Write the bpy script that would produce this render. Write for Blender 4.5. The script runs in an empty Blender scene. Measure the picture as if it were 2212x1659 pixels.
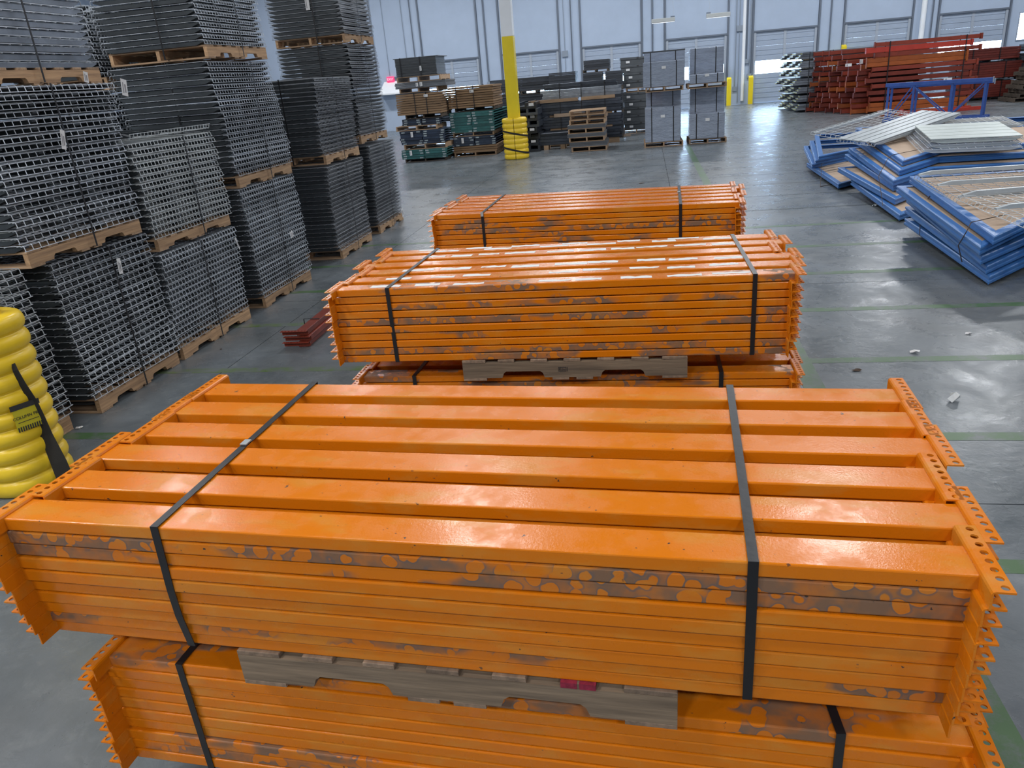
import bpy, bmesh, math, random
from math import sin, cos, pi, radians
from mathutils import Vector, Matrix
random.seed(7)
S = bpy.context.scene
COL = S.collection

# ------------------------------------------------------------------ camera
CH = 2.1
F = 1615.369
yaw, pitch, roll = radians(11.22645), radians(22.22691), radians(-4.99211)
fwd = Vector((-sin(yaw) * cos(pitch), cos(yaw) * cos(pitch), -sin(pitch)))
rgt = Vector((cos(yaw), sin(yaw), 0))
upv = rgt.cross(fwd)
r2 = cos(roll) * rgt + sin(roll) * upv
u2 = -sin(roll) * rgt + cos(roll) * upv
cd = bpy.data.cameras.new('camera')
cam = bpy.data.objects.new('camera', cd)
COL.objects.link(cam)
cd.sensor_width = 36
cd.lens = 36 * F / 2212
cd.clip_end = 200
M4 = Matrix.Identity(4)
for i, v in enumerate((r2, u2, -fwd)):
    for j in range(3):
        M4[j][i] = v[j]
M4.translation = Vector((0, 0, CH))
cam.matrix_world = M4
S.camera = cam

# ------------------------------------------------------------------ world, lights, exposure
W = bpy.data.worlds.new('world')
S.world = W
W.use_nodes = True
bg = W.node_tree.nodes['Background']
bg.inputs['Color'].default_value = (0.62, 0.79, 1.0, 1)
bg.inputs['Strength'].default_value = 24.0
S.view_settings.view_transform = 'Standard'
S.view_settings.look = 'None'
S.view_settings.exposure = 0.0
S.view_settings.gamma = 1
S.view_settings.use_curve_mapping = False


def area(name, loc, sx, sy, power, color=(1, 1, 1), rot=(0, 0, 0)):
    d = bpy.data.lights.new(name, 'AREA')
    d.shape = 'RECTANGLE'
    d.size, d.size_y = sx, sy
    d.energy = power
    d.color = color
    o = bpy.data.objects.new(name, d)
    o.location = loc
    o.rotation_euler = rot
    COL.objects.link(o)
    return o


LAMP_W = 262
LAMPS = [(x, y) for y in (-6, 12.5, 23.5, 34.5) for x in (-17, -10.2, -3.3, 3.3, 10.2, 17)]
for lx, ly in LAMPS:
    area('high_bay_and_fill_light', (lx, ly, 8.4), 1.2, 0.6, LAMP_W * {-6: 1.35, 12.5: 1.0, 23.5: 1.15, 34.5: 1.4}[ly], (0.95, 0.97, 1.0))
for lx, ly, pw in ((-5.8, -0.8, 330), (-8.5, 3.5, 200), (-2.6, 2.2, 125), (4.2, 2.2, 120), (11, 3.0, 170)):
    area('high_bay_and_fill_light', (lx, ly, 8.4), 1.2, 0.6, pw, (1.0, 0.98, 0.95))  # added fill lamps, brighten the near beam tops, floor and yellow guard

# ------------------------------------------------------------------ materials


def mat(name, base, rough=0.5, metal=0.0, spec=0.5, noise=0.0, nscale=8.0, nstretch=(1, 1, 1), bump=0.0, bscale=40.0,
        dark=None, coat=0.0, objrand=0.0):
    m = bpy.data.materials.new(name)
    m.use_nodes = True
    nt = m.node_tree
    N = nt.nodes
    L = nt.links
    b = N['Principled BSDF']
    b.inputs['Base Color'].default_value = (*base, 1)
    b.inputs['Roughness'].default_value = rough
    b.inputs['Metallic'].default_value = metal
    b.inputs['Specular IOR Level'].default_value = spec
    b.inputs['Coat Weight'].default_value = coat
    tc = N.new('ShaderNodeTexCoord')
    oi = N.new('ShaderNodeObjectInfo')
    ad = N.new('ShaderNodeVectorMath')
    ad.operation = 'MULTIPLY_ADD'
    L.new(oi.outputs['Random'], ad.inputs[0])
    ad.inputs[1].default_value = (31.7, 17.3, 23.9)
    L.new(tc.outputs['Object'], ad.inputs[2])
    mp = N.new('ShaderNodeMapping')
    L.new(ad.outputs[0], mp.inputs['Vector'])
    mp.inputs['Scale'].default_value = nstretch
    col = None
    if noise > 0:
        n = N.new('ShaderNodeTexNoise')
        n.inputs['Scale'].default_value = nscale
        n.inputs['Detail'].default_value = 6
        n.inputs['Roughness'].default_value = 0.62
        L.new(mp.outputs[0], n.inputs['Vector'])
        r = N.new('ShaderNodeMapRange')
        r.inputs['From Min'].default_value = 0.3
        r.inputs['From Max'].default_value = 0.7
        L.new(n.outputs['Fac'], r.inputs['Value'])
        mx = N.new('ShaderNodeMix')
        mx.data_type = 'RGBA'
        dk = dark or tuple(c * (1 - noise) for c in base)
        mx.inputs['A'].default_value = (*dk, 1)
        mx.inputs['B'].default_value = (*base, 1)
        L.new(r.outputs[0], mx.inputs['Factor'])
        col = mx.outputs['Result']
        L.new(col, b.inputs['Base Color'])
    if objrand > 0:
        hs = N.new('ShaderNodeHueSaturation')
        r = N.new('ShaderNodeMapRange')
        r.inputs['To Min'].default_value = 1 - objrand
        r.inputs['To Max'].default_value = 1 + objrand
        L.new(oi.outputs['Random'], r.inputs['Value'])
        L.new(r.outputs[0], hs.inputs['Value'])
        if col is not None:
            L.new(col, hs.inputs['Color'])
        else:
            hs.inputs['Color'].default_value = (*base, 1)
        L.new(hs.outputs[0], b.inputs['Base Color'])
    if bump > 0:
        n2 = N.new('ShaderNodeTexNoise')
        n2.inputs['Scale'].default_value = bscale
        n2.inputs['Detail'].default_value = 3
        L.new(mp.outputs[0], n2.inputs['Vector'])
        bp = N.new('ShaderNodeBump')
        bp.inputs['Strength'].default_value = bump
        bp.inputs['Distance'].default_value = 0.01
        L.new(n2.outputs['Fac'], bp.inputs['Height'])
        L.new(bp.outputs[0], b.inputs['Normal'])
    return m


def orange_paint(name, base, dull, scuff, chip):
    """glossy paint; the object's colour (red channel) says how much of it is scuffed to primer"""
    m = bpy.data.materials.new(name)
    m.use_nodes = True
    nt = m.node_tree
    N, L = nt.nodes, nt.links
    b = N['Principled BSDF']
    tc = N.new('ShaderNodeTexCoord')
    oi = N.new('ShaderNodeObjectInfo')
    ad = N.new('ShaderNodeVectorMath')
    ad.operation = 'MULTIPLY_ADD'
    L.new(oi.outputs['Random'], ad.inputs[0])
    ad.inputs[1].default_value = (31.7, 17.3, 23.9)
    L.new(tc.outputs['Object'], ad.inputs[2])

    def noise(scale, det, vec=ad.outputs[0], rough=0.6):
        n = N.new('ShaderNodeTexNoise')
        n.inputs['Scale'].default_value = scale
        n.inputs['Detail'].default_value = det
        n.inputs['Roughness'].default_value = rough
        L.new(vec, n.inputs['Vector'])
        return n.outputs['Fac']

    def rng(v, a, c, lo=0.0, hi=1.0):
        r = N.new('ShaderNodeMapRange')
        r.interpolation_type = 'SMOOTHSTEP'
        for k, x in (('From Min', a), ('From Max', c), ('To Min', lo), ('To Max', hi)):
            r.inputs[k].default_value = x
        L.new(v, r.inputs['Value'])
        return r.outputs[0]

    def mth(op, a, c):
        n = N.new('ShaderNodeMath')
        n.operation = op
        for i, x in enumerate((a, c)):
            if isinstance(x, (int, float)):
                n.inputs[i].default_value = x
            else:
                L.new(x, n.inputs[i])
        return n.outputs[0]

    def mix(f, a, c):
        n = N.new('ShaderNodeMix')
        n.data_type = 'RGBA'
        L.new(f, n.inputs['Factor'])
        for k, x in (('A', a), ('B', c)):
            if isinstance(x, tuple):
                n.inputs[k].default_value = (*x, 1)
            else:
                L.new(x, n.inputs[k])
        return n.outputs['Result']
    st = N.new('ShaderNodeMapping')
    st.inputs['Scale'].default_value = (0.45, 1.2, 1.2)
    L.new(ad.outputs[0], st.inputs['Vector'])
    fade = rng(noise(9, 5, st.outputs[0]), 0.48, 0.66, 0, 0.55)
    col = mix(fade, base, dull)
    # round dabs where the paint stayed on, inside rubbed zones
    dn = N.new('ShaderNodeTexNoise')
    dn.inputs['Scale'].default_value = 22
    L.new(ad.outputs[0], dn.inputs['Vector'])
    dm = N.new('ShaderNodeVectorMath')
    dm.operation = 'MULTIPLY_ADD'
    L.new(dn.outputs['Color'], dm.inputs[0])
    dm.inputs[1].default_value = (0.022, 0.022, 0.022)
    L.new(ad.outputs[0], dm.inputs[2])
    vo = N.new('ShaderNodeTexVoronoi')
    vo.feature = 'F1'
    vo.inputs['Scale'].default_value = 21
    L.new(dm.outputs[0], vo.inputs['Vector'])
    zone_n = noise(3.6, 3, st.outputs[0])
    sep = N.new('ShaderNodeSeparateColor')
    L.new(oi.outputs['Color'], sep.inputs[0])
    thr = mth('SUBTRACT', 0.76, mth('MULTIPLY', sep.outputs[0], 0.31))
    zone = rng(mth('SUBTRACT', zone_n, thr), 0.0, 0.06)
    size = rng(noise(8, 2), 0.35, 0.65, 0.30, 0.52)
    edge = mth('SUBTRACT', vo.outputs['Distance'], size)
    dabs = rng(edge, -0.01, 0.03)
    ring = mth('MULTIPLY', dabs, mth('SUBTRACT', 1.0, rng(edge, 0.04, 0.12)))
    worn = mth('MULTIPLY', zone, mth('MULTIPLY', dabs, rng(noise(11, 3), 0.3, 0.6, 0.35, 0.95)))
    col = mix(worn, col, scuff)
    col = mix(mth('MULTIPLY', mth('MULTIPLY', zone, ring), 0.6), col, (0.12, 0.11, 0.115))
    rub = mth('MULTIPLY', zone, 0.12)
    col = mix(rub, col, scuff)
    chips = mth('MULTIPLY', rng(noise(55, 2), 0.70, 0.74), rng(noise(7, 2), 0.5, 0.6))
    col = mix(chips, col, chip)
    L.new(col, b.inputs['Base Color'])
    rr = rng(noise(14, 4), 0.35, 0.7, 0.20, 0.34)
    L.new(mth('ADD', rr, mth('MULTIPLY', worn, 0.25)), b.inputs['Roughness'])
    bp = N.new('ShaderNodeBump')
    bp.inputs['Strength'].default_value = 0.10
    bp.inputs['Distance'].default_value = 0.003
    L.new(noise(150, 2), bp.inputs['Height'])
    L.new(bp.outputs[0], b.inputs['Normal'])
    b.inputs['Specular IOR Level'].default_value = 0.34
    return m


def wood(name, base, dark, axis=0, rough=0.8):
    s = [26, 26, 26]
    s[axis] = 1.6
    return mat(name, base, rough, noise=0.5, nscale=1.6, nstretch=tuple(s), dark=dark, bump=0.25, bscale=2.5, objrand=0.22)


DARKWOODY = wood('dark_wood', (0.10, 0.075, 0.055), (0.05, 0.04, 0.03), 1)
ORANGE = orange_paint('orange_paint', (0.66, 0.178, 0.004), (0.60, 0.25, 0.035), (0.20, 0.12, 0.075), (0.05, 0.04, 0.035))
RED = mat('red_oxide_paint', (0.235, 0.036, 0.018), 0.42, noise=0.3, nscale=5, objrand=0.25, bump=0.1)
BRIGHTRED = mat('bright_red_paint', (0.47, 0.045, 0.028), 0.4, noise=0.25, nscale=5, objrand=0.1)
BROWNORANGE = mat('brown_orange_paint', (0.36, 0.085, 0.015), 0.45, noise=0.3, nscale=5, objrand=0.2)
DULLRED = mat('dull_red_paint', (0.165, 0.024, 0.016), 0.5, noise=0.3, nscale=6, objrand=0.2)
BLUE = mat('blue_paint', (0.036, 0.155, 0.47), 0.34, noise=0.25, nscale=7, dark=(0.065, 0.2, 0.48), bump=0.06)
DEEPBLUE = mat('deep_blue_paint', (0.045, 0.115, 0.42), 0.4, noise=0.3, nscale=6)
YELLOW = mat('yellow_plastic', (0.93, 0.64, 0.03), 0.30, noise=0.14, nscale=5, bump=0.06, bscale=60)
YPAINT = mat('yellow_paint', (0.86, 0.66, 0.01), 0.45, noise=0.12, nscale=3)
WPAINT = mat('white_paint', (0.90, 0.93, 0.96), 0.5, noise=0.06, nscale=3)
WIRE = mat('galvanised_wire', (0.72, 0.78, 0.85), 0.38, metal=0.35, noise=0.35, nscale=3, objrand=0.25)
WIREDARK = mat('dull_or_shaded_wire', (0.48, 0.51, 0.55), 0.42, metal=0.4, noise=0.35, nscale=3, objrand=0.25)
WIREPALE = mat('bright_galvanised_wire', (0.80, 0.85, 0.87), 0.35, metal=0.3, noise=0.25, nscale=3)
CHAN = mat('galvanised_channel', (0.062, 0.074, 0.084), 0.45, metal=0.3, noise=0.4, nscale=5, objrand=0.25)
CHANBLUE = mat('bright_channel', (0.27, 0.31, 0.37), 0.42, metal=0.45, noise=0.4, nscale=5, objrand=0.15)
PALECHAN = mat('pale_channel', (0.55, 0.60, 0.63), 0.38, metal=0.4, noise=0.25, nscale=4, objrand=0.1)
WOODX = wood('pallet_wood_x', (0.52, 0.35, 0.215), (0.27, 0.18, 0.115), 0)
WOODY = wood('pallet_wood_y', (0.60, 0.385, 0.215), (0.31, 0.195, 0.115), 1)
GREYWOODX = wood('weathered_wood_x', (0.28, 0.205, 0.135), (0.13, 0.095, 0.065), 0)
GREYWOODY = wood('weathered_wood_y', (0.29, 0.20, 0.135), (0.14, 0.10, 0.07), 1)
REDEND = mat('red_painted_end', (0.33, 0.02, 0.055), 0.7, noise=0.6, nscale=60)
BLACK = mat('black_strap', (0.012, 0.012, 0.014), 0.38, bump=0.05)
BLACKMAT = mat('black_webbing', (0.014, 0.013, 0.012), 0.75, bump=0.15, bscale=200)
PAPER = mat('paper', (0.80, 0.81, 0.82), 0.7, noise=0.08, nscale=30)
INKGREY = mat('faint_print', (0.30, 0.30, 0.32), 0.7)
INK = mat('ink', (0.03, 0.03, 0.03), 0.6)
CARDB = mat('cardboard', (0.52, 0.39, 0.29), 0.8, noise=0.12, nscale=5, objrand=0.06)
WALLM = mat('wall_paint', (0.44, 0.53, 0.67), 0.75, noise=0.07, nscale=1.3)
CEILM = mat('ceiling_deck', (0.17, 0.18, 0.19), 0.8)
DOORM = mat('door_sheet', (0.37, 0.44, 0.55), 0.45, metal=0.0, noise=0.08, nscale=4)
RAILM = mat('track_steel', (0.16, 0.19, 0.24), 0.45, metal=0.3)
RAILPALE = mat('track_galvanised', (0.42, 0.47, 0.54), 0.45, metal=0.3)
PIPEM = mat('conduit_steel', (0.30, 0.35, 0.42), 0.45, metal=0.4)
DARKPANEL = mat('dark_panel', (0.045, 0.052, 0.066), 0.5, noise=0.3, nscale=4, objrand=0.3)
NAVY = mat('navy_panel', (0.028, 0.045, 0.082), 0.4, noise=0.4, nscale=6, objrand=0.3)
GREEN = mat('green_panel', (0.035, 0.155, 0.155), 0.4, noise=0.4, nscale=6, objrand=0.3)
SCRATCH = mat('bare_scraped_steel', (0.50, 0.58, 0.60), 0.4, metal=0.4, noise=0.5, nscale=20)
GREYBOARD = mat('grey_board', (0.125, 0.135, 0.15), 0.6, noise=0.2, nscale=5, objrand=0.2)
DGREYBOARD = mat('dark_grey_board', (0.085, 0.095, 0.105), 0.55, noise=0.25, nscale=5, objrand=0.2)
BROWNBOARD = wood('particle_board', (0.34, 0.215, 0.12), (0.19, 0.12, 0.07), 0)
TUBE = mat('dark_steel_post', (0.075, 0.088, 0.112), 0.35, metal=0.5, noise=0.4, nscale=5, objrand=0.45)
SILVER = mat('galvanised_post', (0.26, 0.29, 0.33), 0.35, metal=0.6, noise=0.4, nscale=5, objrand=0.4)
YEND = mat('yellow_end', (0.45, 0.43, 0.12), 0.5, noise=0.5, nscale=30)
WRAP = mat('plastic_wrapped_carton', (0.38, 0.44, 0.55), 0.22, noise=0.25, nscale=3, nstretch=(1, 1, 5), bump=1.0, bscale=11, coat=0.6)
LAMPGREY = mat('lamp_housing', (0.36, 0.38, 0.38), 0.5)
PLASTICBAG = mat('clear_film_scrap', (0.62, 0.65, 0.66), 0.35, bump=0.3)
RUBBLE = mat('brown_scrap', (0.10, 0.065, 0.045), 0.8, noise=0.4)
ASPHALT = mat('outside_concrete', (0.62, 0.64, 0.66), 0.8)


def emit(name, color, s):
    m = bpy.data.materials.new(name)
    m.use_nodes = True
    b = m.node_tree.nodes['Principled BSDF']
    b.inputs['Base Color'].default_value = (*color, 1)
    b.inputs['Emission Color'].default_value = (*color, 1)
    b.inputs['Emission Strength'].default_value = s
    return m


EXITRED = emit('exit_sign_glow', (1.0, 0.05, 0.16), 0.9)
EXITLET = emit('exit_letter_glow', (1.0, 0.55, 0.6), 0.8)
TUBEGLOW = emit('lamp_lens', (0.95, 0.97, 1.0), 1.2)

# window film (real pane, lets the daylight through)
WRAP.node_tree.nodes['Bump'].inputs['Distance'].default_value = 0.03
GLASS = bpy.data.materials.new('window_pane')
GLASS.use_nodes = True
_n = GLASS.node_tree.nodes
_l = GLASS.node_tree.links
_n.remove(_n['Principled BSDF'])
_t = _n.new('ShaderNodeBsdfTransparent')
_t.inputs[0].default_value = (0.9, 0.95, 1, 1)
_g = _n.new('ShaderNodeBsdfGlossy')
_g.inputs['Roughness'].default_value = 0.1
_m = _n.new('ShaderNodeMixShader')
_m.inputs[0].default_value = 0.06
_l.new(_t.outputs[0], _m.inputs[1])
_l.new(_g.outputs[0], _m.inputs[2])
_l.new(_m.outputs[0], _n['Material Output'].inputs[0])

# polished concrete
CONC = bpy.data.materials.new('polished_concrete')
CONC.use_nodes = True


def concrete():
    nt = CONC.node_tree
    N, L = nt.nodes, nt.links
    b = N['Principled BSDF']
    tc = N.new('ShaderNodeTexCoord')
    gp = N.new('ShaderNodeNewGeometry')

    def noise(sc, det, rough=0.6, stretch=None):
        v = gp.outputs['Position']
        if stretch:
            mp = N.new('ShaderNodeMapping')
            mp.inputs['Scale'].default_value = stretch
            L.new(v, mp.inputs['Vector'])
            v = mp.outputs[0]
        n = N.new('ShaderNodeTexNoise')
        n.inputs['Scale'].default_value = sc
        n.inputs['Detail'].default_value = det
        n.inputs['Roughness'].default_value = rough
        n.inputs['Distortion'].default_value = 0.5
        L.new(v, n.inputs['Vector'])
        return n.outputs['Fac']

    def rng(v, a, c, lo=0.0, hi=1.0):
        r = N.new('ShaderNodeMapRange')
        for k, x in (('From Min', a), ('From Max', c), ('To Min', lo), ('To Max', hi)):
            r.inputs[k].default_value = x
        L.new(v, r.inputs['Value'])
        return r.outputs[0]

    def mix(f, a, c):
        n = N.new('ShaderNodeMix')
        n.data_type = 'RGBA'
        L.new(f, n.inputs['Factor'])
        for k, x in (('A', a), ('B', c)):
            if isinstance(x, tuple):
                n.inputs[k].default_value = (*x, 1)
            else:
                L.new(x, n.inputs[k])
        return n.outputs['Result']
    c = mix(rng(noise(1.1, 8, 0.65), 0.33, 0.67), (0.096, 0.114, 0.128), (0.165, 0.185, 0.205))
    c = mix(rng(noise(9, 6, 0.7), 0.52, 0.75, 0, 0.6), c, (0.23, 0.25, 0.26))
    c = mix(rng(noise(0.5, 3), 0.5, 0.7, 0, 0.5), c, (0.12, 0.12, 0.113))
    c = mix(rng(noise(6, 5, 0.7, (0.3, 3.0, 1)), 0.66, 0.72, 0, 0.7), c, (0.07, 0.075, 0.078))
    L.new(c, b.inputs['Base Color'])
    L.new(rng(noise(2.6, 6, 0.7), 0.3, 0.7, 0.20, 0.40), b.inputs['Roughness'])
    b.inputs['Specular IOR Level'].default_value = 0.6
    bp = N.new('ShaderNodeBump')
    bp.inputs['Strength'].default_value = 0.12
    bp.inputs['Distance'].default_value = 0.02
    L.new(noise(14, 4), bp.inputs['Height'])
    L.new(bp.outputs[0], b.inputs['Normal'])


concrete()


def worn_line(name, color, keep):
    m = bpy.data.materials.new(name)
    m.use_nodes = True
    nt = m.node_tree
    N, L = nt.nodes, nt.links
    b = N['Principled BSDF']
    gp = N.new('ShaderNodeNewGeometry')
    n = N.new('ShaderNodeTexNoise')
    n.inputs['Scale'].default_value = 5
    n.inputs['Detail'].default_value = 8
    n.inputs['Roughness'].default_value = 0.75
    L.new(gp.outputs['Position'], n.inputs['Vector'])
    r = N.new('ShaderNodeMapRange')
    r.inputs['From Min'].default_value = keep - 0.09
    r.inputs['From Max'].default_value = keep + 0.09
    L.new(n.outputs['Fac'], r.inputs['Value'])
    mx = N.new('ShaderNodeMix')
    mx.data_type = 'RGBA'
    mx.inputs['A'].default_value = (*color, 1)
    mx.inputs['B'].default_value = (0.14, 0.155, 0.163, 1)
    L.new(r.outputs[0], mx.inputs['Factor'])
    L.new(mx.outputs['Result'], b.inputs['Base Color'])
    b.inputs['Roughness'].default_value = 0.35
    return m


GREENLINE = worn_line('worn_green_line', (0.072, 0.14, 0.062), 0.56)
GREENBRIGHT = worn_line('brighter_green_line', (0.10, 0.16, 0.045), 0.48)
DARKLINE = worn_line('worn_dark_line', (0.055, 0.07, 0.075), 0.54)

# ------------------------------------------------------------------ mesh helpers


class MB:
    def __init__(s):
        s.v, s.f, s.mi = [], [], []
        s.cur = 0

    def add(s, vs, fs):
        o = len(s.v)
        s.v += [tuple(v) for v in vs]
        for f in fs:
            s.f.append(tuple(i + o for i in f))
            s.mi.append(s.cur)
        return s

    def box(s, x0, x1, y0, y1, z0, z1, b=0.0):
        if b <= 0:
            vs = [(x, y, z) for z in (z0, z1) for y in (y0, y1) for x in (x0, x1)]
            return s.add(vs, [(0, 2, 3, 1), (4, 5, 7, 6), (0, 1, 5, 4), (2, 6, 7, 3), (0, 4, 6, 2), (1, 3, 7, 5)])
        vs = []
        for z, i in ((z0, b), (z0 + b, 0), (z1 - b, 0), (z1, b)):
            vs += [(x0 + i, y0 + i, z), (x1 - i, y0 + i, z), (x1 - i, y1 - i, z), (x0 + i, y1 - i, z)]
        fs = [(3, 2, 1, 0), (12, 13, 14, 15)]
        for k in range(3):
            for q in range(4):
                a, c = k * 4 + q, k * 4 + (q + 1) % 4
                fs.append((a, c, c + 4, a + 4))
        return s.add(vs, fs)

    def extrude(s, prof, a, c, mapf):
        """closed 2-D profile swept from parameter a to c; mapf(u, v, t) -> xyz"""
        n = len(prof)
        vs = [mapf(u, v, a) for u, v in prof] + [mapf(u, v, c) for u, v in prof]
        fs = [tuple(range(n - 1, -1, -1)), tuple(range(n, 2 * n))]
        for i in range(n):
            j = (i + 1) % n
            fs.append((i, j, n + j, n + i))
        return s.add(vs, fs)

    def bar(s, p, q, r, n=4, r2=None):
        """thin round-ish bar between two points"""
        p, q = Vector(p), Vector(q)
        d = (q - p).normalized()
        a = d.cross(Vector((0, 0, 1)))
        if a.length < 1e-4:
            a = d.cross(Vector((0, 1, 0)))
        a.normalize()
        c = d.cross(a)
        vs = []
        for e, rr in ((p, r), (q, r2 or r)):
            for k in range(n):
                t = 2 * pi * (k + 0.5) / n
                vs.append(e + a * (rr * cos(t)) + c * (rr * sin(t)))
        fs = [(k, (k + 1) % n, n + (k + 1) % n, n + k) for k in range(n)]
        fs += [tuple(range(n - 1, -1, -1)), tuple(range(n, 2 * n))]
        return s.add(vs, fs)

    def path(s, pts, r, n=4):
        for a, c in zip(pts[:-1], pts[1:]):
            s.bar(a, c, r, n)
        return s

    def ribbon(s, pts, side, w, t):
        """flat strap following pts; side = width direction(s), w width(s)"""
        m = len(pts)
        P = [Vector(p) for p in pts]
        vs = []
        for i in range(m):
            d = (P[min(i + 1, m - 1)] - P[max(i - 1, 0)]).normalized()
            sd = Vector(side[i] if isinstance(side, list) else side).normalized()
            nn = d.cross(sd).normalized()
            ww = w[i] if isinstance(w, list) else w
            for a, c in ((-1, -1), (1, -1), (1, 1), (-1, 1)):
                vs.append(P[i] + sd * (a * ww / 2) + nn * (c * t / 2))
        fs = [(0, 1, 2, 3), tuple(4 * (m - 1) + k for k in (3, 2, 1, 0))]
        for i in range(m - 1):
            for k in range(4):
                a, c = 4 * i + k, 4 * i + (k + 1) % 4
                fs.append((a, a + 4, c + 4, c))
        return s.add(vs, fs)

    def mesh(s, name, mats, smooth=False):
        me = bpy.data.meshes.new(name)
        me.from_pydata(s.v, [], s.f)
        for m in (mats if isinstance(mats, (list, tuple)) else [mats]):
            me.materials.append(m)
        if any(s.mi):
            me.polygons.foreach_set('material_index', s.mi)
        bm = bmesh.new()
        bm.from_mesh(me)
        bmesh.ops.recalc_face_normals(bm, faces=bm.faces)
        bm.to_mesh(me)
        bm.free()
        if smooth:
            me.polygons.foreach_set('use_smooth', [True] * len(me.polygons))
        me.update()
        return me


def link(name, data, parent=None, loc=(0, 0, 0), rot=(0, 0, 0)):
    o = bpy.data.objects.new(name, data)
    o.location = loc
    o.rotation_euler = rot
    if parent is not None:
        o.parent = parent
    COL.objects.link(o)
    return o


def obj(name, mb, m, parent=None, loc=(0, 0, 0), rot=(0, 0, 0), smooth=False):
    return link(name, mb.mesh(name, m, smooth), parent, loc, rot)


def tag(o, label, cat, group=None, kind='thing'):
    o['label'] = label
    o['category'] = cat
    if kind:
        o['kind'] = kind
    if group:
        o['group'] = group
    return o


def empty(name, loc=(0, 0, 0), rz=0.0):
    o = bpy.data.objects.new(name, None)
    o.location = loc
    o.rotation_euler = (0, 0, rz)
    o.empty_display_size = 0.1
    COL.objects.link(o)
    return o


def lettering(body, size, m, parent, loc, rot, extrude=0.001, center_y=True):
    cu = bpy.data.curves.new('letters', 'FONT')
    cu.body = body
    cu.size = size
    cu.align_x = 'CENTER'
    if center_y:
        cu.align_y = 'CENTER'
    cu.extrude = extrude
    t = bpy.data.objects.new('letters_source', cu)
    COL.objects.link(t)
    dg = bpy.context.evaluated_depsgraph_get()
    me = bpy.data.meshes.new_from_object(t.evaluated_get(dg))
    bpy.data.objects.remove(t)
    me.materials.clear()
    me.materials.append(m)
    return link('letters', me, parent, loc, rot)


def struct(o, label=None, cat=None):
    o['kind'] = 'structure'
    if label:
        o['label'] = label
        o['category'] = cat
    return o


ORD = ['topmost', 'second', 'third', 'fourth', 'fifth', 'sixth', 'seventh', 'eighth', 'ninth', 'tenth', 'eleventh', 'twelfth',
       'thirteenth', 'fourteenth', 'fifteenth', 'sixteenth', 'seventeenth', 'eighteenth', 'nineteenth', 'twentieth', 'twenty-first',
       'twenty-second', 'twenty-third', 'twenty-fourth', 'twenty-fifth', 'twenty-sixth']

# ------------------------------------------------------------------ room
WY = 40.0
XL, XR, YB, ZC = -26.0, 26.0, -16.0, 9.4
DOORS = [(-19.0, -16.2), (-14.95, -12.15), (-11.0, -8.2), (-6.98, -4.18), (-3.0, -0.2), (1.0, 3.8), (5.04, 7.84), (9.05, 11.85), (13.05, 15.85)]
DOORS = DOORS[2:]
DH = 3.15


def floor():
    root = empty('floor')
    struct(root, 'polished grey concrete warehouse floor with saw-cut joints', 'floor')
    # slabs between the saw cuts
    gx = [XL, -15.46, -11.49, -7.52, -3.545, 0.425, 4.4, 8.37, 12.34, 16.31, XR]
    gy = [YB, -8.6, -4.6, -0.6, 3.45, 7.5, 11.55, 15.6, 19.65, 23.7, 27.75, 31.8, 35.9, WY + 0.0]
    g = 0.004
    for i in range(len(gx) - 1):
        for j in range(len(gy) - 1):
            mb = MB().box(gx[i] + g, gx[i + 1] - g, gy[j] + g, gy[j + 1] - g, -0.1, 0)
            obj('floor_slab', mb, CONC, root)
    obj('joint_filler', MB().box(XL, XR, YB, WY, -0.2, -0.012), mat('joint_dark', (0.05, 0.055, 0.055), 0.8), root)
    # painted bay lines
    t = 0.0012
    for k in range(-1, 25):
        y = 4.18 + 1.235 * k
        if y > 34:
            break
        if y < 11.0:
            m = GREENBRIGHT if k in (1, 2) else GREENLINE
            obj('bay_line', MB().box(-4.75, -2.0, y - 0.05, y + 0.05, 0, t), m, root)
            obj('bay_line', MB().box(1.13, 9.5, y - 0.05, y + 0.05, 0, t), GREENLINE, root)
        else:
            obj('bay_line', MB().box(-2.9, 11.5, y - 0.022, y + 0.022, 0, t), DARKLINE, root)
    obj('aisle_line', MB().box(1.03, 1.17, 0.5, 22.0, 0, t * 1.5), GREENLINE, root)


floor()


def walls():
    mb = MB()
    t = 0.3
    edges = [XL] + [e for d in DOORS for e in d] + [15.95, 17.6, XR]
    # piers
    xs = [XL] + [e for d in DOORS for e in d] + [XR]
    for a, c in zip(xs[0::2], xs[1::2]):
        if a == DOORS[-1][1]:
            # louvred side window right of the last door
            mb.box(a, 16.35, WY, WY + t, 0, DH)
            mb.box(16.35, 17.6, WY, WY + t, 0, 1.83)
            mb.box(16.35, 17.6, WY, WY + t, 2.9, DH)
            mb.box(17.6, c, WY, WY + t, 0, DH)
        else:
            mb.box(a, c, WY, WY + t, 0, DH)
    mb.box(XL, XR, WY, WY + t, DH, ZC)
    struct(obj('wall_back', mb, WALLM), 'white painted concrete wall with dock doors at the far end', 'wall')
    struct(obj('wall_left', MB().box(XL - t, XL, YB, WY, 0, ZC), WALLM), 'white warehouse side wall beyond the wire deck stacks', 'wall')
    struct(obj('wall_right', MB().box(XR, XR + t, YB, WY, 0, ZC), WALLM), 'white warehouse side wall out of frame', 'wall')
    struct(obj('wall_front', MB().box(XL, XR, YB - t, YB, 0, ZC), WALLM), 'white warehouse wall behind the viewer', 'wall')
    struct(obj('ceiling', MB().box(XL, XR, YB, WY, ZC, ZC + 0.2), CEILM), 'pale metal roof deck out of frame', 'ceiling')
    struct(obj('ground_outside', MB().box(XL, XR, WY + 0.31, WY + 30, -1.3, -1.2), ASPHALT), 'pale concrete yard outside the dock doors', 'ground')


walls()


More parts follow.
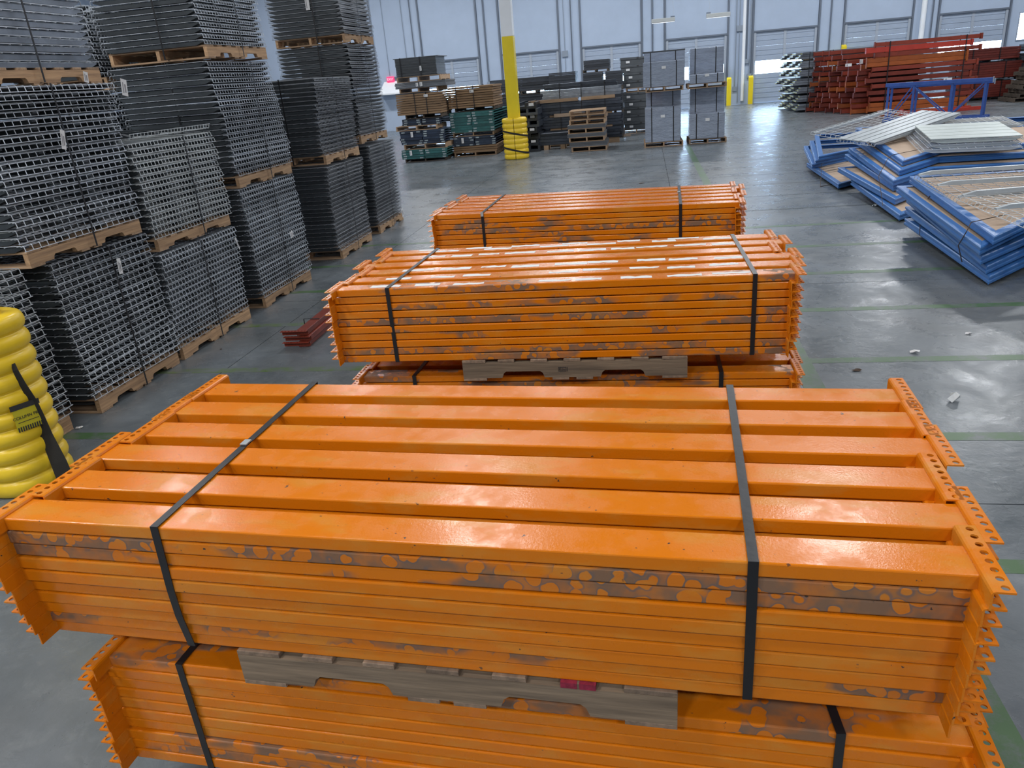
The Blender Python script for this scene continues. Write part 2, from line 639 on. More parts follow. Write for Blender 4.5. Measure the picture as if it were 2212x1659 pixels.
def doors():
    # shared meshes
    w = DOORS[0][1] - DOORS[0][0]
    secs = [(2.513, 3.15), (1.88, 2.512), (0.648, 1.29), (-0.01, 0.647)]

    def section(z0, z1):
        mb = MB()
        h = z1 - z0
        mb.box(0.03, w - 0.03, 0.05, 0.09, 0, h)
        n = 3
        for k in range(n):   # pressed ribs
            a = h * k / n
            mb.box(0.03, w - 0.03, 0.035, 0.05, a + 0.02, a + h / n - 0.02)
        return mb.mesh('door_section', DOORM)
    smesh = [section(*s) for s in secs]
    pane = MB().box(0.06, w - 0.06, 0.055, 0.062, 0, 0.59).mesh('window_pane', GLASS)
    rail = MB().box(-0.03, 0.03, -0.07, 0.0, 0, 7.4)
    rail.box(-0.05, 0.05, -0.02, 0.0, 0, 7.4)
    railm = rail.mesh('track_rail', RAILM)
    head = MB().box(-0.05, w + 0.05, -0.05, 0.02, 0, 0.07).mesh('door_header', RAILM)
    stile = MB().box(w / 2 - 0.06, w / 2 + 0.06, 0.015, 0.035, 0, 1.25).mesh('centre_stile', RAILPALE)
    jamb = MB().box(0, 0.1, -0.015, 0.03, 0, 3.12).mesh('door_jamb', RAILPALE)
    mull = MB().box(0, w - 0.06, 0.04, 0.08, 0, 0.035).mesh('window_rail', RAILPALE)
    for i, (a, c) in enumerate(DOORS):
        r = empty('door_%d' % (i + 1), (a, WY, 0))
        struct(r, 'grey sectional dock door, number %d from the left' % (i + 1), 'door')
        for me, (z0, z1) in zip(smesh, secs):
            link('door_section', me, r, (0, 0, z0))
        link('window_pane', pane, r, (0, 0, 1.29))
        link('window_rail', mull, r, (0.03, 0, 1.27))
        link('window_rail', mull, r, (0.03, 0, 1.87))
        link('centre_stile', stile, r, (0, 0, 1.88))
        link('track_rail', railm, r, (-0.06, 0, 0))
        link('track_rail', railm, r, (w + 0.06, 0, 0))
        link('door_jamb', jamb, r, (0.0, 0, 0))
        link('door_jamb', jamb, r, (w - 0.1, 0, 0))
        link('door_header', head, r, (0, 0, DH - 0.03))
    # louvred window at the right
    r = empty('window_1', (16.35, WY, 1.83))
    struct(r, 'bright louvred window in the far wall', 'window')
    obj('window_frame', MB().box(-0.04, 1.29, -0.03, 0, -0.05, 0).box(-0.04, 1.29, -0.03, 0, 1.07, 1.12).box(-0.04, 0, -0.03, 0, 0, 1.07), RAILPALE, r)
    obj('window_pane', MB().box(0, 1.25, 0.14, 0.147, 0, 1.07), GLASS, r)
    for k in range(6):
        obj('louvre_slat', MB().box(0, 1.25, 0.06, 0.1, 0.16 * k + 0.1, 0.16 * k + 0.118), WPAINT, r)


doors()


def wall_fittings():
    def pipe(x, z0, z1, r, m, label, box=None, name='conduit_pipe', n=6, y=WY):
        o = obj(name, MB().bar((0, 0, z0), (0, 0, z1), r, n), m, None, (x, y - r - 0.012, 0))
        tag(o, label, 'pipe' if name == 'drain_pipe' else 'conduit')
        if box:
            for bz, s in box:
                obj('junction_box', MB().box(-s, s, -0.05, r, bz - s, bz + s, 0.01), PIPEM, o)
    pipe(-13.55, 2.35, ZC - .1, 0.035, RAILM, 'dark steel conduit running up the wall left of the exit sign')
    pipe(-12.9, 2.66, ZC - .1, 0.012, PIPEM, 'thin grey conduit rising from the exit sign')
    pipe(-11.9, 0.3, ZC - .1, 0.018, PIPEM, 'thin grey conduit with square box, left of the first dock door', [(2.95, 0.16)])
    pipe(-11.45, 0.3, ZC - .1, 0.03, RAILM, 'dark conduit close left of the first dock door')
    pipe(-7.75, 1.95, ZC - .1, 0.035, RAILM, 'dark conduit ending in a switch right of the first dock door', [(1.9, 0.09)])
    pipe(-3.85, 0.6, ZC - .1, 0.016, PIPEM, 'thin grey conduit with twin boxes on the pier left of the black cartons', [(2.95, 0.14)])
    pipe(-3.5, 1.95, ZC - .1, 0.035, RAILM, 'dark conduit ending in a switch above the dark post rack', [(1.9, 0.09)])
    pipe(0.36, 0.3, ZC - .1, 0.035, RAILM, 'dark conduit on the pier behind the plastic wrapped loads')
    pipe(4.22, 0.75, ZC - .1, 0.03, PIPEM, 'grey conduit with a low box, left one on the pier between yellow bollards', [(0.72, 0.1)])
    pipe(4.37, 0.1, ZC - .1, 0.02, PIPEM, 'thin conduit with twin boxes beside the white drain pipe', [(3.35, 0.13)])
    pipe(4.58, 0.15, ZC - .1, 0.075, WPAINT, 'white drain pipe on the pier between the yellow bollards', None, 'drain_pipe', 12)
    pipe(4.72, 1.95, ZC - .1, 0.035, RAILM, 'dark conduit ending in a switch beside the bright door window', [(1.9, 0.1)])
    pipe(4.88, 1.2, ZC - .1, 0.028, PIPEM, 'grey conduit closest to the door with the bright window', [(1.25, 0.1)])
    pipe(8.4, 0.3, ZC - .1, 0.03, RAILM, 'dark conduit on the pier behind the grey post stack')
    pipe(12.32, 0.2, ZC - .1, 0.11, WPAINT, 'white drain pipe behind the red crossbeam bundles', None, 'drain_pipe', 12)
    pipe(12.72, 1.95, ZC - .1, 0.03, RAILM, 'dark conduit ending in a switch right of the drain pipe', [(1.95, 0.09)])
    # exit sign and the shelf under it
    o = obj('exit_sign', MB().box(-0.19, 0.19, -0.09, 0, -0.13, 0.13, 0.01), EXITRED, None, (-12.88, WY, 2.5))
    tag(o, 'glowing red exit sign on the far white wall', 'sign')
    lettering('EXIT', 0.17, EXITLET, o, (0, -0.094, 0), (pi / 2, 0, 0), 0.002)
    o = obj('emergency_light', MB().box(0.22, 0.34, -0.1, 0, -0.04, 0.07, 0.01), RAILM, None, (-12.88, WY, 2.53))
    tag(o, 'small dark emergency light right beside the exit sign', 'light')
    mb = MB().box(-0.75, 0.75, -0.6, 0, 0, 0.07)
    o = obj('door_canopy', mb, WPAINT, None, (-12.75, WY, 1.78))
    tag(o, 'pale sloped door canopy under the exit sign', 'canopy')
    obj('canopy_slope', MB().add([(-0.7, -0.55, 0.07), (0.7, -0.55, 0.07), (0.5, -0.01, 0.62), (-0.5, -0.01, 0.62), (-0.7, -0.01, 0.07), (0.7, -0.01, 0.07)],
        [(0, 1, 2, 3), (0, 4, 5, 1), (0, 3, 4), (1, 5, 2), (4, 3, 2, 5)]), WPAINT, o)
    # bollards
    for x, lab in ((3.93, 'yellow square bollard beside the plastic wrapped loads'), (4.93, 'yellow square bollard beside the bright dock door'), (9.0, 'yellow bollard tip seen above the grey post stack')):
        h = 1.26 if x < 8 else 2.25
        mb = MB().box(-0.1, 0.1, -0.1, 0.1, 0, h - 0.08).add([(-.1, -.1, h - .08), (.1, -.1, h - .08), (.1, .1, h), (-.1, .1, h)], [(0, 1, 2, 3)])
        mb.add([(-.1, .1, h - .08), (.1, .1, h - .08), (.1, .1, h), (-.1, .1, h)], [(0, 1, 2, 3)])
        mb.add([(-.1, -.1, h - .08), (-.1, .1, h - .08), (-.1, .1, h)], [(0, 1, 2)]).add([(.1, -.1, h - .08), (.1, .1, h - .08), (.1, .1, h)], [(0, 1, 2)])
        tag(obj('bollard', mb, YPAINT, None, (x, WY - 0.35, 0)), lab, 'bollard')
    # two hanging strip lamps
    for px, yy, lab in ((0.82, 38.0, 'grey strip lamp hanging on a cable, the lower one'), (3.22, 38.0, 'grey strip lamp hanging on a cable near the drain pipe')):
        z = 3.83
        o = obj('strip_lamp', MB().box(-0.52, 0.52, -0.07, 0.07, 0, 0.17, 0.015), LAMPGREY, None, (px, yy, z), (0, 0, radians(2)))
        tag(o, lab, 'lamp')
        obj('lens', MB().box(-0.5, 0.5, -0.05, 0.05, -0.012, 0.0), TUBEGLOW, o)
        e = 0.42 if px < 2 else -0.42
        obj('cable', MB().path([(e, 0, 0.17), (e + 0.05, 0, 0.5), (e, 0, 0.75), (e, 0, ZC - z)], 0.008), RAILPALE, o)
        obj('driver_box', MB().box(e - 0.09, e + 0.09, -0.05, 0.05, 0.17, 0.23), RAILM, o)


wall_fittings()

# ------------------------------------------------------------------ steel column with its guard
col = empty('pillar_1', (-3.55, 21.45, 0), radians(0))
struct(col, 'square steel roof column, yellow below and white above', 'column')
obj('yellow_shaft', MB().box(-0.15, 0.15, -0.15, 0.15, 0, 3.1, 0.01), YPAINT, col)
obj('white_shaft', MB().box(-0.15, 0.15, -0.15, 0.15, 3.1, ZC, 0.01), WPAINT, col)


def guard_half(r, h, ribs, a0, a1, inner=0.15):
    """one half shell of a ribbed column guard (angles a0..a1)"""
    mb = MB()
    na = 22
    rows = []
    prof = []
    for k in range(ribs):
        z0 = h * k / ribs
        hh = h / ribs
        for u in (0.0, 0.08, 0.2, 0.35, 0.5, 0.65, 0.8, 0.92):
            bulge = sin(pi * u) ** 0.55 if 0 < u < 1 else 0
            prof.append((z0 + u * hh, r - 0.028 + 0.028 * bulge))
    prof.append((h, r - 0.03))
    prof = [(0.0, r - 0.05)] + prof + [(h + 0.006, r - 0.06), (h + 0.006, inner), (h - 0.05, inner - 0.005)]
    m = len(prof)
    for z, rr in prof:
        for i in range(na + 1):
            a = a0 + (a1 - a0) * i / na
            # slightly squared plan, ribs fade towards the seam
            k = (abs(cos(a)) ** 3.0 + abs(sin(a)) ** 3.0) ** (-1 / 3.0)
            k = 1 + (k - 1) * 0.55
            rows.append((rr * k * cos(a), rr * k * sin(a), z))
    fs = []
    for j in range(m - 1):
        for i in range(na):
            q = j * (na + 1) + i
            fs.append((q, q + 1, q + na + 2, q + na + 1))
    mb.add(rows, fs)
    return mb


def guard(name_loc, label, r, rot, ribs, straps=None):
    g = empty('post_guard', name_loc, rot)
    tag(g, label, 'guard')
    gap = 0.02
    for a0 in (-pi / 2, pi / 2):
        obj('guard_half', guard_half(r, 1.07, ribs, a0 + gap, a0 + pi - gap), YELLOW, g, smooth=True)
    return g


far_g = guard((-3.55, 21.45, 0), 'yellow ribbed plastic guard with two black bands around the far column', 0.345, radians(4), 8)
for z, dz in ((0.24, 0.10), (0.68, 0.09)):
    pts = []
    side = []
    n = 28
    for i in range(n + 1):
        a = -pi / 2 + 2 * pi * i / n
        k = (abs(cos(a)) ** 3.0 + abs(sin(a)) ** 3.0) ** (-1 / 3.0)
        k = 1 + (k - 1) * 0.55
        rr = 0.352 * k
        pts.append((rr * cos(a), rr * sin(a), z - dz * cos(a)))
        side.append((0, 0, 1))
    obj('black_band', MB().ribbon(pts, side, 0.045, 0.006), BLACKMAT, far_g)

GX, GY = -3.862, 3.564
near_g = guard((GX, GY, 0), 'large yellow ribbed plastic column guard at the left edge, black strap hanging', 0.25, radians(-10), 10)
near_col = empty('pillar_2', (GX, GY, 0))
struct(near_col, 'steel roof column inside the near yellow guard', 'column')
obj('yellow_shaft', MB().box(-0.11, 0.11, -0.11, 0.11, 0, 3.1, 0.01), YPAINT, near_col)
obj('white_shaft', MB().box(-0.11, 0.11, -0.11, 0.11, 3.1, ZC, 0.01), WPAINT, near_col)


def pix(x, y, z=None, X=None, Y=None):
    """ray through a point of the frame meeting a plane (only used for measuring positions)"""
    d = r2 * ((x - 1106) / F) - u2 * ((y - 829.5) / F) + fwd
    t = (z - CH) / d.z if z is not None else (X / d.x if X is not None else Y / d.y)
    return Vector((0, 0, CH)) + d * t


def on_guard(x, y, off=0.014, r=0.25):
    d = r2 * ((x - 1106) / F) - u2 * ((y - 829.5) / F) + fwd
    dx, dy = d.x, d.y
    R = r + off
    A = dx * dx + dy * dy
    B = -2 * (dx * GX + dy * GY)
    C = GX * GX + GY * GY - R * R
    disc = B * B - 4 * A * C
    t = (-B - math.sqrt(max(disc, 0))) / (2 * A)
    return Vector((0, 0, CH)) + d * t


# hanging strap of the near guard
sp = [(30, 786), (33, 800), (50, 832), (72, 868), (88, 905), (100, 940)]
pts = [on_guard(*p) - Vector((GX, GY, 0)) for p in sp]
pts[0] = pts[0] * 0.97
pts[0].z = on_guard(30, 786).z
last = pts[-1]
pts += [last + Vector((0.05, -0.03, -0.17)), last + Vector((0.08, -0.05, -0.36))]
gt = empty('strap_anchor')
bpy.data.objects.remove(gt)
sd = [(1, 0.2, 0.3)] * 5 + [(1, 0.1, 0.25)] * 3
hs = obj('hanging_strap', MB().ribbon(pts, sd, [0.024, 0.032, 0.04, 0.05, 0.06, 0.085, 0.11, 0.12], 0.004), BLACKMAT)
hs.parent = near_g
hs.matrix_parent_inverse = Matrix.Rotation(-radians(-10), 4, 'Z')
# printed label on the near guard
lab = empty('printed_label')
lab.parent = near_g
c0 = on_guard(58, 897, 0.004)
nrm = Vector((c0.x - GX, c0.y - GY, 0)).normalized()
tx = Vector((0, 0, 1)).cross(nrm)
rl = Matrix((( -tx.x, 0, nrm.x, 0), (-tx.y, 0, nrm.y, 0), (0, -1, 0, 0), (0, 0, 0, 1)))
base = Matrix.Translation(c0) @ rl
lab.matrix_parent_inverse = (Matrix.Translation(near_g.location) @ Matrix.Rotation(radians(-10), 4, 'Z')).inverted()
lab.matrix_basis = base @ Matrix.Rotation(radians(180 - 3), 4, 'Z')
LABY = mat('label_yellow', (0.55, 0.47, 0.02), 0.5)


def flat(name, x0, x1, y0, y1, z, m):
    obj(name, MB().box(x0, x1, y0, y1, z - 0.001, z), m, lab)


flat('label_sheet', -0.075, 0.075, -0.08, 0.07, 0.006, LABY)
flat('label_header', -0.085, 0.085, 0.05, 0.082, 0.0085, INK)
for k in range(11):
    flat('label_stripe', -0.07 + k * 0.0135, -0.063 + k * 0.0135, -0.085, -0.055, 0.0085, INK)
flat('label_rule', -0.06, 0.06, -0.03, -0.027, 0.0085, INK)
lettering('COLUMN PRO', 0.026, INK, lab, (0, -0.008, 0.008), (0, 0, 0), 0.0005, False)

# ------------------------------------------------------------------ crossbeams in bundles
BL, BW, BT = 2.39, 0.106, 0.0379
PITCHZ, PITCHY = 0.0426, 0.1705


def beam_mesh(L, w, t, m, b=0.0042):
    c = b * 0.3
    prof = [(-w / 2 + b, 0), (w / 2 - b, 0), (w / 2 - c, c), (w / 2, b), (w / 2, t - b), (w / 2 - c, t - c), (w / 2 - b, t), (-w / 2 + b, t), (-w / 2 + c, t - c), (-w / 2, t - b), (-w / 2, b), (-w / 2 + c, c)]
    return MB().extrude(prof, -L / 2, L / 2, lambda u, v, s: (s, u, v)).mesh('crossbeam', m)


def bracket_mesh(m, ln=0.234, leg=0.043, up=0.010, drop=0.0305, t=0.0045, holes=8, hole_r=0.0082, seg=12):
    """angle bracket at the +x end of a beam: upright leg welded on, flat leg with a row of round holes"""
    mb = MB()
    z1 = up + 0.0379
    zt = z1 - t
    # upright leg with rounded corner into the flat leg
    prof = [(0, z1 - 0.045), (t, z1 - 0.045), (t, zt), (leg * 0.25, zt), (leg * 0.25, z1), (0.008, z1), (0.0025, z1 - 0.002), (0, z1 - 0.007)]
    mb.extrude(prof, -ln / 2, ln / 2, lambda u, v, s: (u, s, v))
    # flat leg with holes, one cell per hole
    x0, x1 = leg * 0.25, leg
    cx = (x0 + x1) / 2 + 0.001
    for k in range(holes):
        y0 = -ln / 2 + ln * k / holes
        y1 = y0 + ln / holes
        cy = (y0 + y1) / 2
        ring, sq = [], []
        for q in range(seg):
            a = 2 * pi * q / seg + pi / seg
            ring.append((cx + hole_r * cos(a), cy + hole_r * sin(a)))
            ca, sa = cos(a), sin(a)
            kx = ((x1 - cx) if ca > 0 else (cx - x0)) / max(abs(ca), 1e-6)
            ky = (y1 - cy) / max(abs(sa), 1e-6)
            kk = min(kx, ky)
            sq.append((cx + ca * kk, cy + sa * kk))
        # add true corners by snapping nearest samples
        for cxn, cyn in ((x0, y0), (x0, y1), (x1, y0), (x1, y1)):
            j = min(range(seg), key=lambda i: (sq[i][0] - cxn) ** 2 + (sq[i][1] - cyn) ** 2)
            sq[j] = (cxn, cyn)
        vs = [(x, y, z1) for x, y in sq] + [(x, y, z1) for x, y in ring] + [(x, y, zt) for x, y in ring] + [(x, y, zt) for x, y in sq]
        fs = []
        for q in range(seg):
            p = (q + 1) % seg
            fs += [(q, p, seg + p, seg + q), (seg + q, seg + p, 2 * seg + p, 2 * seg + q), (2 * seg + q, 2 * seg + p, 3 * seg + p, 3 * seg + q)]
            sx = abs(sq[q][0] - x1) < 1e-6 and abs(sq[p][0] - x1) < 1e-6
            sy = (k == 0 and abs(sq[q][1] - y0) < 1e-6 and abs(sq[p][1] - y0) < 1e-6) or (k == holes - 1 and abs(sq[q][1] - y1) < 1e-6 and abs(sq[p][1] - y1) < 1e-6)
            if sx or sy:
                fs.append((q, 3 * seg + q, 3 * seg + p, p))
        mb.add(vs, fs)
    return mb.mesh('end_bracket', m)


B_MESH = beam_mesh(BL, BW, BT, ORANGE)
K_MESH = bracket_mesh(ORANGE)


def make_beam(bm, km, L, loc, rz, scuff, group):
    o = link('crossbeam', bm, None, loc, (0, 0, rz))
    o.color = (scuff, 0, 0, 1)
    a = link('end_bracket', km, o, (L / 2, 0, 0))
    c = link('end_bracket', km, o, (-L / 2, 0, 0), (0, 0, pi))
    for q in (a, c):
        q.color = (0.1, 0, 0, 1)
    return o


COLN = ['front', 'second', 'third', 'fourth', 'fifth', 'back']
BPOS = {}


def bundle(bname, x0, y0, ang, z_top, layers, cols, shifts, scuffs, pitch_y=PITCHY, seed=1, shear=None, full=2):
    """(x0, y0): centre of the front face at the top; ang: direction of the beams"""
    rnd = random.Random(seed)
    ux, uy = Vector((cos(ang), sin(ang), 0)), Vector((-sin(ang), cos(ang), 0))
    for l in range(layers):
        for c in (range(6) if l < full else cols):
            base = shifts[c % len(shifts)]
            if l > 0:
                base = (0.024 if c % 2 else -0.024) + rnd.uniform(-0.004, 0.004)
            yy = BW / 2 + c * pitch_y + rnd.uniform(-0.0045, 0.0045) * (1 if l else 0.4) + (shear[l] if shear else 0)
            p = Vector((x0, y0, z_top - BT - l * PITCHZ)) + ux * base + uy * yy
            sc = scuffs.get(l, 0.15) if c == 0 else (0.35 if l else scuffs.get(('top', c), 0.0))
            o = make_beam(B_MESH, K_MESH, BL, p, ang + rnd.uniform(-0.0012, 0.0012), sc, None)
            w = 'scuffed ' if (c == 0 and sc > 0.6) else ''
            if l == 0:
                lab_ = 'orange steel crossbeam in the top layer of the %s bundle, %s from the front' % (bname, 'first' if c == 0 else COLN[c] if c < 5 else 'last')
            elif c == 0:
                lab_ = '%sorange crossbeam on the front face of the %s bundle, %s layer down' % (w, bname, ORD[l])
            else:
                lab_ = 'orange crossbeam of the %s bundle, %s layer down, %s row' % (bname, ORD[l], COLN[c])
            tag(o, lab_, 'beam', 'beams of the %s orange bundle' % bname)
            if l == 0:
                BPOS[(bname, c)] = o


ALL6 = range(6)
PART = (0, 1, 5)
ANG_N = radians(-2.85)
FN = (-0.532, 1.428)   # near bundle: centre of the front top edge
SHEAR = [0, .001, .002, .003, .006, .010, .018, .027, .034, .042]
bundle('nearest upper', FN[0], FN[1], ANG_N, 1.10, 10, (0, 1, 2, 5), [-0.012, 0.024, 0.000, 0.050, 0.040, 0.045],
       {0: 0.05, 1: 1.0, 2: 1.0, 3: 0.2, 4: 0.1, 5: 0.05, 6: 0.05, 7: 0.05, 8: 0.85, 9: 0.1}, seed=3, shear=SHEAR)
bundle('nearest lower', -0.450, 1.503, ANG_N, 0.556, 10, PART, [0.0, 0.03, -0.03, 0.03, -0.02, 0.02],
       {0: 0.9, 1: 0.2, 2: 0.1, 3: 0.1, 4: 0.1, 5: 0.1, 6: 0.1, 7: 0.8, 8: 0.8, 9: 0.4}, seed=5, full=1)
ANG_M = radians(0.35)
bundle('middle upper', -0.482, 3.766, ANG_M, 1.10, 10, PART, [0.0, 0.03, 0.05, -0.03, 0.055, 0.0],
       {0: 0.8, 1: 0.5, 2: 0.85, 3: 0.4, 4: 1.0, 5: 0.8, 6: 0.7, 7: 0.3, 8: 0.85, 9: 0.8}, seed=8)
bundle('middle lower', -0.445, 3.835, radians(-0.4), 0.556, 10, PART, [0.0, 0.02, -0.03, 0.03, -0.02, 0.02], {0: 0.9, 1: 1.0, 2: 0.7, 3: 0.7}, seed=9, full=1)
ANG_F = radians(-3.6)
bundle('farthest upper', -0.515, 5.965, ANG_F, 1.10, 10, PART, [0.0, -0.03, 0.03, -0.035, 0.035, -0.03],
       {0: 0.3, 1: 0.55, 2: 0.8, 3: 1.0, 4: 0.7, 5: 0.7, 6: 0.8, 7: 0.7, 8: 0.6, 9: 0.5}, seed=11)
bundle('farthest lower', -0.49, 5.99, radians(-3.0), 0.556, 10, (0, 5), [0.0, 0.02, -0.03, 0.03, -0.02, 0.02], {0: 0.6}, seed=12, full=0)

# torn paper stickers on the middle bundle
rnd = random.Random(21)
for c in ALL6:
    if c == 3:
        continue
    o = BPOS[('middle upper', c)]
    n = {0: 9, 1: 9, 2: 9, 4: 10, 5: 12}[c]
    for k in range(n):
        cx = -1.02 + 2.0 * (k + 0.5) / n + rnd.uniform(-0.03, 0.03)
        if c < 2 and abs(cx + 0.18) < 0.12:
            continue
        L_, w_ = rnd.uniform(0.13, 0.19), rnd.uniform(0.019, 0.027)
        cy = rnd.choice((-0.012, 0.0, 0.012)) if c < 5 else (-0.025 if k % 2 else 0.025)
        top, bot = [], []
        m = 7
        for q in range(m):
            u = -L_ / 2 + L_ * q / (m - 1)
            tear = rnd.random() < 0.4
            top.append((cx + u + rnd.uniform(-.004, .004), cy + w_ * (rnd.uniform(0.3, 0.9) if tear else 1.0), 0))
            bot.append((cx + u + rnd.uniform(-.004, .004), cy - w_ * (rnd.uniform(0.4, 0.9) if rnd.random() < 0.3 else 1.0), 0))
        ring = bot + top[::-1]
        vs = [(x, y, BT + 0.0004) for x, y, z in ring] + [(x, y, BT + 0.0012) for x, y, z in ring]
        r_ = len(ring)
        fs = [(q, q + 1, 2 * m - 2 - q, 2 * m - 1 - q) for q in range(m - 1)]
        fs += [tuple(r_ + i for i in f) for f in fs] + [(i, (i + 1) % r_, r_ + (i + 1) % r_, r_ + i) for i in range(r_)]
        obj('torn_sticker', MB().add(vs, fs), PAPER, o)

# ------------------------------------------------------------------ straps


def loop_strap(label, corners, width_dir, w=0.018, t=0.0016, closed=True, name='strap', group=None, seal=None):
    pts = [Vector(p) for p in corners]
    if closed:
        pts = pts + [pts[0]]
    mb = MB()
    for a, c in zip(pts[:-1], pts[1:]):
        d = (c - a).normalized() * (t * 0.6)
        mb.ribbon([a - d, c + d], width_dir, w, t)
    o = obj(name, mb, BLACK)
    tag(o, label, 'strap', group)
    if seal is not None:
        obj('crimp_seal', MB().box(-0.017, 0.017, -0.011, 0.011, 0.0, 0.004), PALECHAN, o, seal[0], seal[1])
    return o


def beam_strap(label, pf, pb, zt, zb, w=0.0225, seal=None, off=0.004, dyb=0.0, dxb=0.0, midp=None):
    """pf, pb: xy where the strap crosses the front and the back edge"""
    pf, pb = Vector((*pf, 0)), Vector((*pb, 0))
    d = (pf - pb).normalized()
    pf = pf + d * off
    pb = pb - d * off
    side = Vector((d.y, -d.x, 0))
    cs = [(pf.x + dxb, pf.y + dyb, zb - 0.001)] + [(pf.x + a, pf.y + c, z) for a, c, z in (midp or [])] + [(pf.x, pf.y, zt + off), (pb.x, pb.y, zt + off), (pb.x, pb.y, zb - 0.001)]
    return loop_strap(label, cs, side, w, 0.0018, True, 'strap', None, seal)


Zt, Zb = 1.10, 1.10 - 9 * PITCHZ - BT


def fy(F0, ang, x):
    return F0[1] + (x - F0[0]) * math.tan(ang)


p0 = (-1.262, fy(FN, ANG_N, -1.262))
beam_strap('black strap around the nearest upper bundle, left one', p0, (-1.235, p0[1] + 0.965), Zt, Zb,
           seal=((-1.25, 1.93, 1.1065), (0, 0, radians(88))), dyb=0.042, dxb=-0.03, midp=[(-0.022, 0.018, 0.80), (-0.012, 0.005, 0.90)])
p0 = (0.215, fy(FN, ANG_N, 0.215))
beam_strap('black strap around the nearest upper bundle, right one', p0, (0.262, p0[1] + 0.965), Zt, Zb, dyb=0.042, dxb=0.008, midp=[(0.004, 0.018, 0.80), (0.002, 0.005, 0.90)])
FL = (-0.450, 1.503)
p0 = (-1.395, fy(FL, ANG_N, -1.395))
beam_strap('black strap around the nearest lower bundle, left one', p0, (-1.35, p0[1] + 0.965), 0.556, 0.556 - 9 * PITCHZ - BT)
p0 = (0.45, fy(FL, ANG_N, 0.45))
beam_strap('black strap around the nearest lower bundle, right one', p0, (0.40, p0[1] + 0.965), 0.556, 0.556 - 9 * PITCHZ - BT)
FM = (-0.482, 3.766)
p0 = (-1.387, fy(FM, ANG_M, -1.387))
beam_strap('black strap across the stickers of the middle upper bundle, left one', p0, (-1.353, p0[1] + 0.963), Zt, Zb)
p0 = (0.525, fy(FM, ANG_M, 0.525))
beam_strap('black strap across the stickers of the middle upper bundle, right one', p0, (0.512, p0[1] + 0.963), Zt, Zb)
beam_strap('black strap around the middle lower bundle, left one', (-1.33, 3.838), (-1.30, 4.80), 0.556, 0.556 - 9 * PITCHZ - BT)
beam_strap('black strap around the middle lower bundle, right one', (0.38, 3.826), (0.385, 4.79), 0.556, 0.556 - 9 * PITCHZ - BT)
FF = (-0.515, 5.965)
p0 = (-1.318, fy(FF, ANG_F, -1.318))
beam_strap('black strap with bright seal around the farthest bundle, left one', p0, (-1.30, p0[1] + 0.963), Zt, Zb,
           seal=((-1.318, p0[1] - 0.0065, 1.093), (radians(90), radians(90), 0)))
p0 = (0.253, fy(FF, ANG_F, 0.253))
beam_strap('black strap with bright seal around the farthest bundle, right one', p0, (0.279, p0[1] + 0.963), Zt, Zb,
           seal=((0.262, 6.5, 1.1065), (0, 0, radians(88))))

# ------------------------------------------------------------------ pallets


def stringer_mesh(L, h, t, m, axis):
    """notched stringer along x (axis 0) or y (axis 1)"""
    a = L / 2
    n0, n1 = L * 0.125, L * 0.32    # notch between these distances from the middle
    nh = h * 0.42
    r = 0.025
    prof = [(-a, 0), (-n1, 0), (-n1 + r * .4, nh * .7), (-n1 + r, nh), (-n0 - r, nh), (-n0 - r * .4, nh * .7), (-n0, 0),
            (n0, 0), (n0 + r * .4, nh * .7), (n0 + r, nh), (n1 - r, nh), (n1 - r * .4, nh * .7), (n1, 0), (a, 0), (a, h), (-a, h)]
    # split into convex columns so that the concave outline fills properly
    mb = MB()
    xs = sorted(set(u for u, v in prof))

    def low(x):
        best = 0
        pts = prof[:14]
        for (u0, v0), (u1, v1) in zip(pts[:-1], pts[1:]):
            if u0 <= x <= u1 and u1 > u0:
                return v0 + (v1 - v0) * (x - u0) / (u1 - u0)
        return 0
    n = len(xs)
    vs = []
    for s in (-t / 2, t / 2):
        for x in xs:
            vs.append((x, s, low(x)))
        for x in xs:
            vs.append((x, s, h))
    fs = []
    for i in range(n - 1):
        fs.append((i, i + 1, n + i + 1, n + i))
        fs.append((2 * n + i, 3 * n + i, 3 * n + i + 1, 2 * n + i + 1))
        fs.append((i, 2 * n + i, 2 * n + i + 1, i + 1))
        fs.append((n + i, n + i + 1, 3 * n + i + 1, 3 * n + i))
    fs.append((0, n, 3 * n, 2 * n))
    fs.append((n - 1, 3 * n - 1, 4 * n - 1, 2 * n - 1) if False else (n - 1, 2 * n + n - 1, 3 * n + n - 1, n + n - 1))
    if axis == 1:
        vs = [(-y, x, z) for x, y, z in vs]
    mb.add(vs, fs)
    return mb.mesh('stringer', m)


PM = {}


